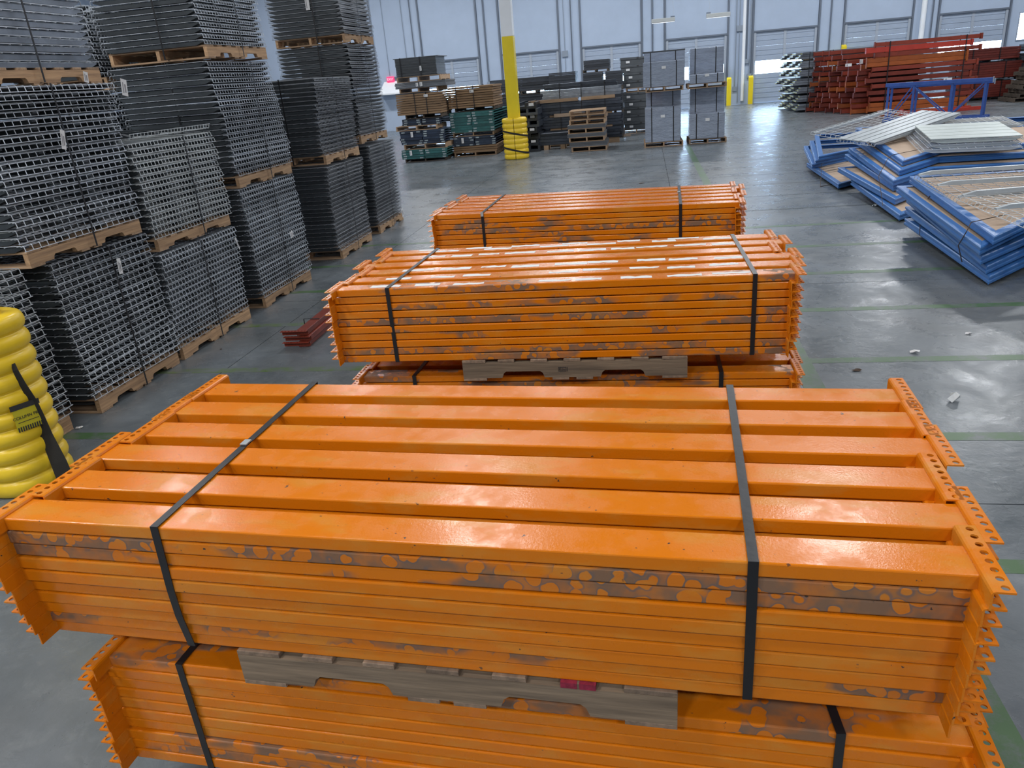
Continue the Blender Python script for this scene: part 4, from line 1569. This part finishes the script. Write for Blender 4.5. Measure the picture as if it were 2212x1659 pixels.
upright('deep blue rack upright standing on edge, the nearer of two', (9.20, 23.5), (6.85, 24.75))
upright('deep blue rack upright standing on edge, the farther of two', (9.38, 23.85), (7.05, 25.1), 1.0)

# ------------------------------------------------------------------ background loads
def boards(names, loc, L, D, n, t, m, gap=0.002, jit=0.01, rz=0.0, seed=0, name='board', cat='board', lab='', grp=None, top_first=True):
    rr = random.Random(seed)
    me = MB().box(-L / 2, L / 2, 0, D, 0, t - gap, 0.0).mesh(name, m)
    for k in range(n):
        o = link(name, me, None, (loc[0] + rr.uniform(-jit, jit), loc[1] + rr.uniform(-jit, jit), loc[2] + k * t), (0, 0, rz + rr.uniform(-.004, .004)))
        tag(o, '%s, %s from its top' % (lab, 'first' if k == n - 1 else ORD[n - 1 - k]), cat, grp or lab)
    return loc[2] + n * t


def trays(loc, L, D, n, t, m, lab, seed=0, cols=2, grp=None):
    """folded steel panels side by side, with scraped bare ends"""
    rr = random.Random(seed)
    w = L / cols
    mb = MB()
    mb.box(-w / 2 + .008, w / 2 - .008, 0, D, t * 0.55, t - 0.004)
    mb.box(-w / 2 + .008, w / 2 - .008, 0, 0.02, 0, t * 0.55)
    mb.box(-w / 2 + .008, w / 2 - .008, D - 0.02, D, 0, t * 0.55)
    me = mb.mesh('steel_tray', m)
    sc = MB().box(-0.05, 0.05, -0.003, 0.03, t * 0.1, t * 0.62).mesh('scraped_end', SCRATCH)
    for k in range(n):
        for c in range(cols):
            x = loc[0] - L / 2 + w * (c + 0.5) + rr.uniform(-0.012, 0.012)
            o = link('steel_tray', me, None, (x, loc[1] + rr.uniform(-0.03, 0.03), loc[2] + k * t), (0, 0, rr.uniform(-.02, .02)))
            side = 'left' if c == 0 else 'right'
            tag(o, '%s, %s column, %s from its top' % (lab, side, 'first' if k == n - 1 else ORD[n - 1 - k]), 'panel', grp or lab)
            for s in (-1, 1):
                if rr.random() < 0.75:
                    link('scraped_end', sc, o, (s * (w / 2 - rr.uniform(0.06, 0.12)), 0, 0))
    return loc[2] + n * t


def bpallet(label, x, y, z, L=1.2, D=1.05, h=0.12, axis=1, dark=None):
    """background pallet with its open side towards the viewer; y is the front face"""
    return pallet(label, (x, y + D / 2, z), random.uniform(-.015, .015), axis, D if axis == 1 else L, L if axis == 1 else D, h, simple=True, dark=label.startswith('dark'))


def bstrap(label, x, y0, y1, z0, z1, w=0.022):
    return loop_strap(label, [(x, y0, z0), (x, y0, z1), (x, y1, z1), (x, y1, z0)], (1, 0, 0), w, 0.003)


def stack_a():
    x, y, D = -6.45, 22.3, 1.15
    s = ' of the left brown-and-teal stack'
    bpallet('dark pallet on the floor' + s, x, y + 0.05, 0, 1.25, D, 0.09)
    z = trays((x, y, 0.092), 1.4, D, 4, 0.066, GREEN, 'teal panel at the bottom' + s, 1)
    bpallet('orange-edged pallet above the teal panels' + s, x + .05, y + .02, z + .002, 1.3, D, 0.14)
    z = trays((x, y, 0.505), 1.38, D, 6, 0.064, NAVY, 'navy folded steel panel' + s, 2)
    bpallet('orange-edged pallet above the navy panels' + s, x - .15, y, z + .002, 1.25, D, 0.13)
    z = trays((x, y + .1, 1.025), 1.2, D, 3, 0.06, NAVY, 'loose navy steel panel above' + s, 3)
    bpallet('dark pallet under the brown boards' + s, x + .1, y + .05, z + .002, 1.1, D, 0.115)
    z0 = 1.325
    z = boards(None, (x, y, z0), 1.32, 1.3, 9, 0.064, BROWNBOARD, 0.012, lab='thick brown shelf board' + s, seed=4, name='shelf_board')
    boards(None, (x, y + .02, z), 1.36, 1.3, 1, 0.018, DARKPANEL, 0.001, lab='dark cover sheet on the brown boards' + s, name='cover_sheet')
    for q, xx in enumerate((x - .1, x + .25)):
        bstrap('black strap around the brown boards%s, %s' % (s, ('left', 'right')[q]), xx, y - .03, y + 1.34, z0, z + .02)
    bpallet('pallet above the brown boards' + s, x + .02, y + .1, z + .02, 1.15, D, 0.12)
    z = boards(None, (x + .1, y + .05, z + .142), 1.5, 1.2, 4, 0.04, GREYBOARD, 0.003, lab='wide thin grey panel' + s, seed=5, name='grey_sheet')
    tagpaper('white label on the wide grey panels' + s, (x + .02, y - .0, z - .03), .07, .1, 'y')
    tagpaper('yellowish label on the wide grey panels' + s, (x + .14, y - .0, z - .02), .08, .11, 'y')
    bpallet('brown pallet near the top' + s, x + .06, y + .1, z + .002, 1.3, D, 0.145)
    z0 = z + .15
    z = boards(None, (x + .02, y + .1, z0), 1.2, 1.05, 14, 0.034, DGREYBOARD, 0.003, lab='dark grey sheet of the top bundle' + s, seed=6, name='grey_sheet')
    boards(None, (x + .03, y + .08, z), 1.32, 1.12, 1, 0.02, GREYBOARD, 0.001, lab='grey cap sheet on the top bundle' + s, name='cap_sheet')
    for q, xx in enumerate((x - .42, x + .16)):
        bstrap('black strap around the top grey bundle%s, %s' % (s, ('left', 'right')[q]), xx, y + .06, y + 1.2, z0, z + .022)
    tagpaper('white tag on the strap of the top grey bundle' + s, (x + .17, y + .04, z - .22), .06, .13, 'y')
    tagpaper('white tag on the navy panels' + s, (x - .3, y - .05, .86), .07, .15, 'y')
    tagpaper('white tag on the lowest teal panels' + s, (x - .4, y - .05, .34), .07, .14, 'y')
    tagpaper('small white label on the brown boards' + s, (x + .25, y - .04, 1.85), .12, .07, 'y')


stack_a()


def stack_b():
    x, y, D = -5.06, 23.0, 2.3
    s = ' of the right brown-and-teal stack'
    bpallet('light pallet on the floor' + s, x, y, 0, 1.3, 1.3, 0.115)
    z = boards(None, (x, y, 0.118), 1.35, D, 3, 0.062, BROWNBOARD, 0.012, lab='thick brown shelf board at the bottom' + s, seed=14, name='shelf_board')
    z = trays((x, y, z), 1.3, D, 4, 0.066, NAVY, 'navy folded steel panel' + s, 15)
    bpallet('orange-edged pallet above the navy panels' + s, x - .02, y + .02, z + .002, 1.25, 1.3, 0.115)
    z = trays((x - .02, y, z + .12), 1.36, D, 8, 0.072, GREEN, 'teal folded steel panel' + s, 16)
    bpallet('dark pallet above the teal panels' + s, x + .08, y + .1, z + .002, 1.2, 1.3, 0.105)
    z0 = z + .11
    z = boards(None, (x, y, z0), 1.36, 1.5, 9, 0.066, BROWNBOARD, 0.014, lab='brown board of the top bundle' + s, seed=17, name='shelf_board', jit=.02)
    for q, xx in enumerate((x - .42, x + .1)):
        bstrap('black strap around the top brown boards%s, %s' % (s, ('left', 'right')[q]), xx, y - .03, y + 1.55, z0, z + .004)
    tagpaper('white label on the top brown boards' + s, (x + .06, y - .04, 1.86), .12, .08, 'y')
    tagpaper('white tag on the navy panels' + s, (x - .35, y - .06, .54), .07, .15, 'y')


stack_b()


def stack_c():
    s = ' in the dark stack behind the column'
    for q, (x, y, zt) in enumerate(((-4.7, 27.0, 2.1), (-3.55, 26.2, 2.1))):
        w = ('left', 'right')[q]
        z = 0.0
        lvl = 0
        while z < zt - 0.3:
            bpallet('dark pallet %s%s, level %s from the floor' % (w, s, ORD[lvl] if lvl else 'first'), x, y, z + .001, 1.0, 1.1, 0.11)
            h = 0.40
            z = boards(None, (x, y + .03, z + .113), 1.05, 1.1, 5, h / 5, DARKPANEL, 0.006, lab='dark sheet %s%s, level %s' % (w, s, ORD[lvl] if lvl else 'first'), seed=30 + lvl, name='dark_sheet')
            lvl += 1
    # notched dark beams seen from their ends, right of the column
    x = -3.0
    for k in range(8):
        mb = MB()
        mb.box(0, 0.62, 0, 2.4, 0, 0.07)
        for u in (0.0, 0.28, 0.56):
            mb.box(u, u + 0.06, 0, 2.4, 0.07, 0.17)
        w = 'first' if k == 7 else ORD[7 - k]
        o = obj('notched_crossbar', mb, TUBE, None, (-3.72 - 0.05 * (k % 2), 23.0 + 0.12 * (k % 3), 0.002 + k * 0.172))
        tag(o, 'dark notched steel section right behind the far column, %s from the top' % w, 'section', 'dark notched sections')
        if k % 2:
            obj('end_label', MB().box(.4, .54, -.004, 0, .08, .15), PAPER, o)


stack_c()


def post_rack():
    s = ' of the dark pile'
    me = {}

    def posts(x0, x1, y, z, n, deep, t, lab, m=TUBE, seed=0):
        L = x1 - x0
        mesh = MB().extrude([(0, .004), (0, t - .008), (.004, t - .004), (.1, t - .004), (.104, t - .008), (.104, .004), (.1, 0), (.004, 0)], 0, L, lambda u, v, q: (q, u, v)).mesh('steel_post', m)
        rr = random.Random(seed)
        for k in range(n):
            for d in range(deep):
                o = link('steel_post', mesh, None, (x0 + rr.uniform(-.04, .04), y + d * .115, z + k * t))
                tag(o, '%s, %s layer down, %s row' % (lab, 'first' if k == n - 1 else ORD[n - 1 - k], ('first', 'second', 'third', 'fourth')[d]), 'post', lab)
        return z + n * t
    # wood bearers then bundles, bottom to top
    for q, xx in enumerate((-2.95, -2.45)):
        tag(obj('timber_block', MB().box(-.07, .07, 0, .5, 0, .13), WOODX, None, (xx, 23.3, 0)), 'timber block under the lowest dark post bundle, %s' % ('left', 'right')[q], 'timber')
    posts(-3.45, -2.15, 23.3, .132, 4, 3, .085, 'dark post of the lowest front bundle' + s, seed=1)
    posts(-3.2, -0.75, 24.2, .16, 4, 3, .08, 'dark post of the rear ground bundle' + s, seed=2)
    tag(obj('timber_bearer', MB().box(-3.1, -0.8, 24.25, 24.4, 0, .158), WOODX), 'long timber bearer on the floor under the dark post pile', 'timber')
    z = .482
    tag(obj('timber_bearer', MB().box(-2.9, -1.0, 24.2, 24.3, z, z + .06), WOODX), 'timber bearer low in the dark post pile', 'timber')
    z = posts(-3.15, -0.7, 24.15, z + .062, 4, 3, .08, 'dark post of the second bundle' + s, seed=3)
    tag(obj('pallet_stringer', MB().box(-2.75, -1.9, 24.05, 24.1, z, z + .10), CARDB), 'pale notched pallet board in the dark post pile', 'timber')
    tag(obj('timber_bearer', MB().box(-2.9, -1.0, 24.2, 24.3, z, z + .06), WOODX), 'timber bearer in the middle of the dark post pile', 'timber')
    z = posts(-3.3, -0.7, 24.1, z + .102, 4, 3, .082, 'dark post of the third bundle' + s, seed=4)
    tag(obj('timber_bearer', MB().box(-3.5, -2.0, 24.0, 24.1, z + .001, z + .09), WOODX), 'long reddish timber across the dark post pile', 'timber')
    tag(obj('timber_bearer', MB().box(-1.9, -0.9, 24.05, 24.15, z + .001, z + .09), WOODX), 'short reddish timber across the dark post pile', 'timber')
    z = posts(-3.1, -0.75, 24.15, z + .092, 3, 3, .085, 'bright-edged post of the fourth bundle' + s, SILVER, seed=5)
    z = posts(-3.05, -0.85, 24.2, z + .002, 2, 2, .085, 'dark post of the uppermost bundle' + s, seed=6)
    for q, xx in enumerate((-2.55, -1.9, -1.2)):
        bstrap('black strap around the dark post pile, %s' % ('left', 'middle', 'right')[q], xx, 24.08, 24.52, .5, z + .003)
    # crates standing behind the pile
    bx = [(-2.98, 25.6, 1.55, .42, 'leftmost', DARKPANEL), (-2.02, 25.8, 1.45, .40, 'middle', DARKPANEL), (-1.3, 25.7, 1.45, .62, 'right', DARKPANEL)]
    for x, y, zt, w, nm, m in ():
        pass

    def crate(lab, x0, x1, y, z0, z1, D=1.1):
        z = boards(None, ((x0 + x1) / 2, y, z0), x1 - x0, D, max(2, int(round((z1 - z0) / .075))), (z1 - z0) / max(2, int(round((z1 - z0) / .075))), DARKPANEL, .004, jit=.004, lab=lab, name='dark_sheet', seed=int(x0 * 10))
    y = 25.8
    lev = [(0.0, 'lower'), (0.72, 'middle'), (1.45, 'upper')]
    for i, (x0, x1) in enumerate(((-3.05, -2.2), (-1.95, -1.35), (-1.25, -0.72))):
        w = ('left', 'middle', 'right')[i]
        for z0, nm in lev:
            bpallet('dark pallet %s behind the post pile, %s level' % (w, nm), (x0 + x1) / 2, y, z0 + .001, x1 - x0, 1.1, .13)
            crate('dark sheet %s behind the post pile, %s level' % (w, nm), x0, x1, y, z0 + .133, z0 + (.70 if z0 < 1.4 else .58))
    bpallet('dark pallet highest behind the post pile', -1.55, y, 2.032, .8, 1.1, .09)
    crate('dark sheet highest behind the post pile', -1.92, -1.12, y, 2.124, 2.40)
    crate('dark sheet on the left upper crate behind the post pile', -3.05, -2.2, y, 2.035, 2.12)


post_rack()


def pallet_mix():
    x, y = -1.62, 22.1
    z = 0.0
    s = ' in the mixed pallet pile before the dark posts'
    lv = [('p', .13), ('b', .13), ('p', .13), ('b', .10), ('p', .13), ('b', .10), ('p', .13), ('p', .12), ('p', .12)]
    np_, nb = 0, 0
    for k, (t, h) in enumerate(lv):
        if t == 'p':
            bpallet('worn wooden pallet%s, %s from the floor' % (s, 'first' if np_ == 0 else ORD[np_]), x + random.uniform(-.06, .06), y + random.uniform(-.03, .03), z, 1.0, 1.05, h - .002)
            np_ += 1
        else:
            boards(None, (x + random.uniform(-.04, .04), y, z), 1.06, 1.05, 3, h / 3, GREYBOARD, .004, lab='grey board of the mixed pallet pile, %s group up%s' % ( 'first' if nb == 0 else ORD[nb], ''), seed=50 + k, name='grey_board')
            nb += 1
        z += h


pallet_mix()


def carton_stack():
    x, y = -0.32, 27.0
    s = ' of the dark stack left of the wrapped loads'
    bpallet('pale pallet on the floor' + s, x, y, 0, .9, 1.1, .14)
    z = .142
    for k in range(9):
        if k == 5:
            bpallet('pale pallet in the middle' + s, x + .08, y, z, .8, 1.1, .13)
            z += .132
        h = .235
        mb = MB().box(-.42, .42, 0, 1.0, 0, h - .03, .006)
        mb.box(-.435, .435, -.012, 1.012, h - .07, h - .004, .004)
        o = obj('carton', mb, DGREYBOARD, None, (x + (-.05 if k % 3 else .03), y + random.uniform(-.02, .02), z), (0, 0, random.uniform(-.02, .02) if k < 8 else .06))
        tag(o, 'lidded carton%s, %s from top' % (s, 'first' if k == 8 else ORD[8 - k]), 'box', 'dark lidded cartons')
        obj('carton_label', MB().box(-.25, -.13, -.016, -.013, .06, .13), PAPER, o)
        obj('hand_hole', MB().box(.1, .16, -.015, -.0125, h - .055, h - .02), INK, o)
        z += h


carton_stack()


def wrapped():
    def load(pname, x0, x1, y, z0, zf, zb, D, cap):
        o = empty('wrapped_load', ((x0 + x1) / 2, y, z0))
        tag(o, pname, 'load', 'plastic wrapped grey loads')
        w = (x1 - x0) / 2
        obj('front_cartons', MB().box(-w, w, 0, D * .5, 0, zf - z0, .012), WRAP, o)
        obj('rear_cartons', MB().box(-w + .03, w + .04, D * .5 + .004, D, 0, zb - z0, .012), WRAP, o)
        for q in (-.62, .62):
            obj('strap', MB().box(q * w - .012, q * w + .012, -.006, -.001, 0, zf - z0).box(q * w - .012, q * w + .012, D * .5 - .003, D * .5 + .002, zf - z0 + .004, zb - z0), BLACK, o)
        obj('shipping_label', MB().box(-.05, .06, -.012, -.007, (zf - z0) * .7, (zf - z0) * .7 + .07), PAPER, o)
        if cap:
            obj('cap_board', MB().box(-w - .01, w + .05, D * .5, D + .03, zb - z0, zb - z0 + .03), DGREYBOARD, o)
        return o
    y = 21.95
    nm = 'plastic wrapped grey carton load, '
    bpallet('pallet on the floor under the left wrapped loads', .47, y, 0, 1.05, 1.25, .125)
    load(nm + 'lower left', -.02, .92, y, .127, 1.03, 1.42, 1.25, False)
    bpallet('pallet between the left wrapped loads', .50, y + .02, 1.422, 1.0, 1.25, .12)
    load(nm + 'upper left with a dark cap board', -.06, 1.02, y, 1.544, 2.17, 2.41, 1.25, True)
    bpallet('pallet on the floor under the right wrapped loads', 1.66, y + .1, 0, 1.0, 1.25, .125)
    load(nm + 'lower right', 1.18, 2.10, y + .08, .127, .78, 1.42, 1.25, False)
    bpallet('pallet between the right wrapped loads', 1.63, y + .1, 1.422, 1.02, 1.25, .12)
    load(nm + 'upper right', 1.17, 2.05, y + .08, 1.544, 1.77, 2.42, 1.25, False)
    tag(obj('timber_bearer', MB().box(-1.05, -.5, 26.2, 26.3, 0, .04), CARDB), 'thin pale timber on the floor left of the wrapped loads', 'timber')


wrapped()


def silver_posts():
    lab = 'post of the tall grey stack'
    L = 4.2
    t = .075
    mesh = MB().extrude([(0, .004), (0, t - .008), (.004, t - .004), (.366, t - .004), (.37, t - .008), (.37, .004), (.366, 0), (.004, 0)], 0, L, lambda u, v, q: (q, u, v)).mesh('steel_post', SILVER)
    endm = MB().box(-.012, 0, .03, .34, .01, t - .03).mesh('yellow_end', YEND)
    z = 0
    for b in range(7):
        for q in range(3):
            x = 6.2 + q * 1.3
            tag(obj('timber_bearer', MB().box(0, .09, 0, 3.0, 0, .07), WOODY, None, (x, 31.35, z)), 'timber bearer in the grey post stack, level %s, %s' % (ORD[b] if b else 'first', ('left', 'middle', 'right')[q]), 'timber')
        z += .072
        for k in range(3):
            for d in range(7):
                dx = -.25 + .1 * ((b * 3 + k + d) % 3) - (.25 if b == 3 else 0) + .05 * d
                o = link('steel_post', mesh, None, (5.72 - d * .06 + dx * .6, 31.35 + d * .44, z + k * t), (0, 0, 0))
                tag(o, '%s, %s level up, layer %s, row %s back' % (lab, 'first' if b == 0 else ORD[b], ('one', 'two', 'three')[k], ('one', 'two', 'three', 'four', 'five', 'six', 'seven')[d]), 'post', 'posts of the tall grey stack')
                link('yellow_end', endm, o)
        z += 3 * t
    for q, xx in enumerate((5.95, 6.75)):
        bstrap('black strap around the tall grey post stack, %s' % ('left', 'right')[q], xx, 31.33, 34.0, .07, z + .004)


silver_posts()


def red_piles():
    def rbeam(m, L, w, h, plate):
        mb = MB().box(0, L, 0, w, 0, h, .004)
        me = mb.mesh('crossbeam', m)
        pe = MB().box(-.012, 0, -.03, w + .03, -plate * .35, h + plate * .3).box(-.012, .05, w + .02, w + .03, -plate * .35, h + plate * .3).mesh('end_plate', m)
        return me, pe, L
    kinds = {'r': rbeam(RED, 3.15, .09, .12, .08), 'b': rbeam(BRIGHTRED, 3.15, .09, .15, .06), 'o': rbeam(BROWNORANGE, 3.0, .09, .125, .1), 'd': rbeam(DULLRED, 3.15, .09, .12, .08)}
    cn = {'r': 'red-brown', 'b': 'bright red', 'o': 'orange-brown', 'd': 'dull dark red'}

    def one(k, x, y, z, lab, rz=0.0):
        me, pe, L = kinds[k]
        o = link('crossbeam', me, None, (x, y, z), (0, 0, rz))
        tag(o, lab, 'beam')
        link('end_plate', pe, o)
        link('end_plate', pe, o, (L, 0.09, 0), (0, 0, pi))
        return o
    # main front bundle, long faces to the viewer
    rows = [('o', .08, 7.25), ('o', .215, 7.3), ('r', .40, 7.28), ('r', .60, 7.22), ('r', .80, 7.32), ('r', .98, 7.12), ('r', 1.16, 7.22), ('r', 1.32, 7.28),
            ('o', 1.46, 7.10), ('o', 1.59, 7.10), ('r', 1.74, 7.32), ('b', 1.885, 7.05), ('r', 2.06, 7.30)]
    for i, (k, z, x) in enumerate(rows):
        for d in range(3):
            one(k, x + .04 * d, 28.0 + d * .16, z, '%s crossbeam in the tall red stack, %s layer from the floor, row %s' % (cn[k], 'first' if i == 0 else ORD[i], ('one', 'two', 'three')[d]))
    for q, xx in enumerate((7.75, 10.0)):
        bstrap('black strap around the tall red stack, %s' % ('left', 'right')[q], xx, 27.97, 28.5, .07, 2.19, .03)
    tagpaper('white sticker on the tall red stack beside the blue uprights', (8.45, 27.985, .92), .22, .1, 'y')
    tagpaper('white sticker on the tall red stack behind the blue uprights', (9.6, 27.985, .95), .25, .1, 'y')
    # jumble of red beam ends at the left of it
    rr = random.Random(5)
    n = 0
    for lay in range(12):
        for d in range(6):
            z = .03 + lay * .172
            y = 27.5 + d * .55 + rr.uniform(-.1, .1)
            x = 6.95 - d * .17 - (.15 if lay < 4 else 0) + rr.uniform(-.1, .1)
            if lay > 9 and d < 2:
                continue
            k = rr.choice('rrrdo') if lay < 10 else 'r'
            me, pe, L = kinds[k]
            o = link('crossbeam', me, None, (x, y + 1.0 if d > 3 else y + .9, z))
            o.scale = (0.6 if d < 3 else 1, 1, 1)
            tag(o, '%s beam end of the jumbled red pile, %s layer up, row %s' % (cn[k], 'first' if lay == 0 else ORD[lay], ('one', 'two', 'three', 'four', 'five', 'six')[d]), 'beam', 'beam ends of the jumbled red pile')
            link('end_plate', pe, o)
            n += 1
    tagpaper('white sticker on the jumbled red pile, upper left', (6.62, 28.35, 1.62), .2, .09, 'y')
    tagpaper('white tag on the jumbled red pile, beside the orange plate', (7.0, 28.3, 1.72), .1, .14, 'y')
    # scrap of red channels lying in front
    for i, (x, y, L, k) in enumerate(((7.6, 27.0, 2.6, 'b'), (7.3, 26.7, 2.2, 'o'), (7.9, 26.5, 2.4, 'b'))):
        me = MB().box(0, L, 0, .12, 0, .10, .004).box(-.015, 0, -.06, .18, 0, .2).mesh('crossbeam', kinds[k][0].materials[0])
        tag(link('crossbeam', me, None, (x, y, 0), (0, 0, radians(8))), '%s crossbeam loose on the floor before the red stack, number %s' % (cn[k], ('one', 'two', 'three')[i]), 'beam')
    # dull red bundles behind on the right
    for b, (x0, y, z0, n) in enumerate(((10.9, 30.6, .1, 7), (10.95, 30.6, .72, 7), (10.75, 30.7, 1.32, 5))):
        bpallet('dark pallet under the dull red bundle, level %s' % ('one', 'two', 'three')[b], x0 + 1.1, y + .1, z0 - .095, 1.9, 1.2, .09)
        me = MB().box(0, 2.0 if b else 1.75, 0, 1.3, 0, .07, .004).mesh('steel_tray', DULLRED)
        for k in range(n):
            tag(link('steel_tray', me, None, (x0 + rr.uniform(-.02, .02), y, z0 + k * .074)), 'dull red steel tray at the right, level %s, %s from its top' % (('one', 'two', 'three')[b], 'first' if k == n - 1 else ORD[n - 1 - k]), 'tray', 'dull red trays')
        for q, xx in enumerate((x0 + .5, x0 + 1.35)):
            bstrap('black strap around the dull red trays, level %s, %s' % (('one', 'two', 'three')[b], ('left', 'right')[q]), xx, y - .02, y + 1.34, z0 - .02, z0 + n * .074 + .004, .03)
    # dark pallets at the far right edge
    for k in range(9):
        bpallet('dark weathered pallet at the far right edge, %s from the floor' % ('first' if k == 0 else ORD[k]), 12.55 + .08 * (k % 3) + k * .06, 28.6, k * .13, 1.3, 1.2, .125)
        if k % 2:
            pass
    for k in range(6):
        z = boards(None, (13.6, 29.8, .01 + k * .3), 1.6, 1.2, 3, .08, DARKPANEL, .006, lab='dark panel beyond the far right pallets, level %s' % (ORD[k] if k else 'first'), seed=70 + k, name='dark_sheet')


red_piles()

# ------------------------------------------------------------------ litter on the floor


def scrap(label, x, y, r, m, h=0.02, seed=0, name='litter_scrap', cat='litter'):
    rr = random.Random(seed)
    p = pix(x, y, z=0)
    vs = []
    n = 9
    for k in range(n):
        a = 2 * pi * k / n
        q = r * rr.uniform(0.4, 1.2)
        vs.append((q * cos(a), q * sin(a) * 0.7, rr.uniform(0.0, h)))
    vs.append((0, 0, h * 1.2))
    vs.append((0, 0, 0.0))
    fs = [(k, (k + 1) % n, n) for k in range(n)] + [((k + 1) % n, k, n + 1) for k in range(n)]
    o = obj(name, MB().add(vs, fs), m, None, (p.x, p.y, 0.001))
    tag(o, label, cat)


scrap('crumpled clear film scrap on the floor right of the nearest bundle', 2062, 866, .05, PLASTICBAG, .05, 1)
scrap('small pale scrap with a twist on the green floor line', 1974, 762, .035, PAPER, .02, 2)
scrap('small brown scrap on the floor right of the middle bundle', 1852, 800, .04, RUBBLE, .012, 3)
scrap('tiny pale chip on the floor toward the right edge', 2092, 722, .025, PAPER, .015, 4)
scrap('white scrap beside the pallet of the first deck stack', 172, 925, .03, PAPER, .01, 5)
scrap('dark scrap on the floor before the farthest bundle', 1385, 396, .07, RUBBLE, .01, 6)
scrap('bright metal scrap in the shadow of the blue frames', 1888, 446, .06, PALECHAN, .03, 7)
scrap('tiny dark chip on the floor left of the middle bundle', 478, 755, .018, RUBBLE, .008, 8)
hang_tags()
print('decks', NDECK[0], 'objects', len(bpy.data.objects))
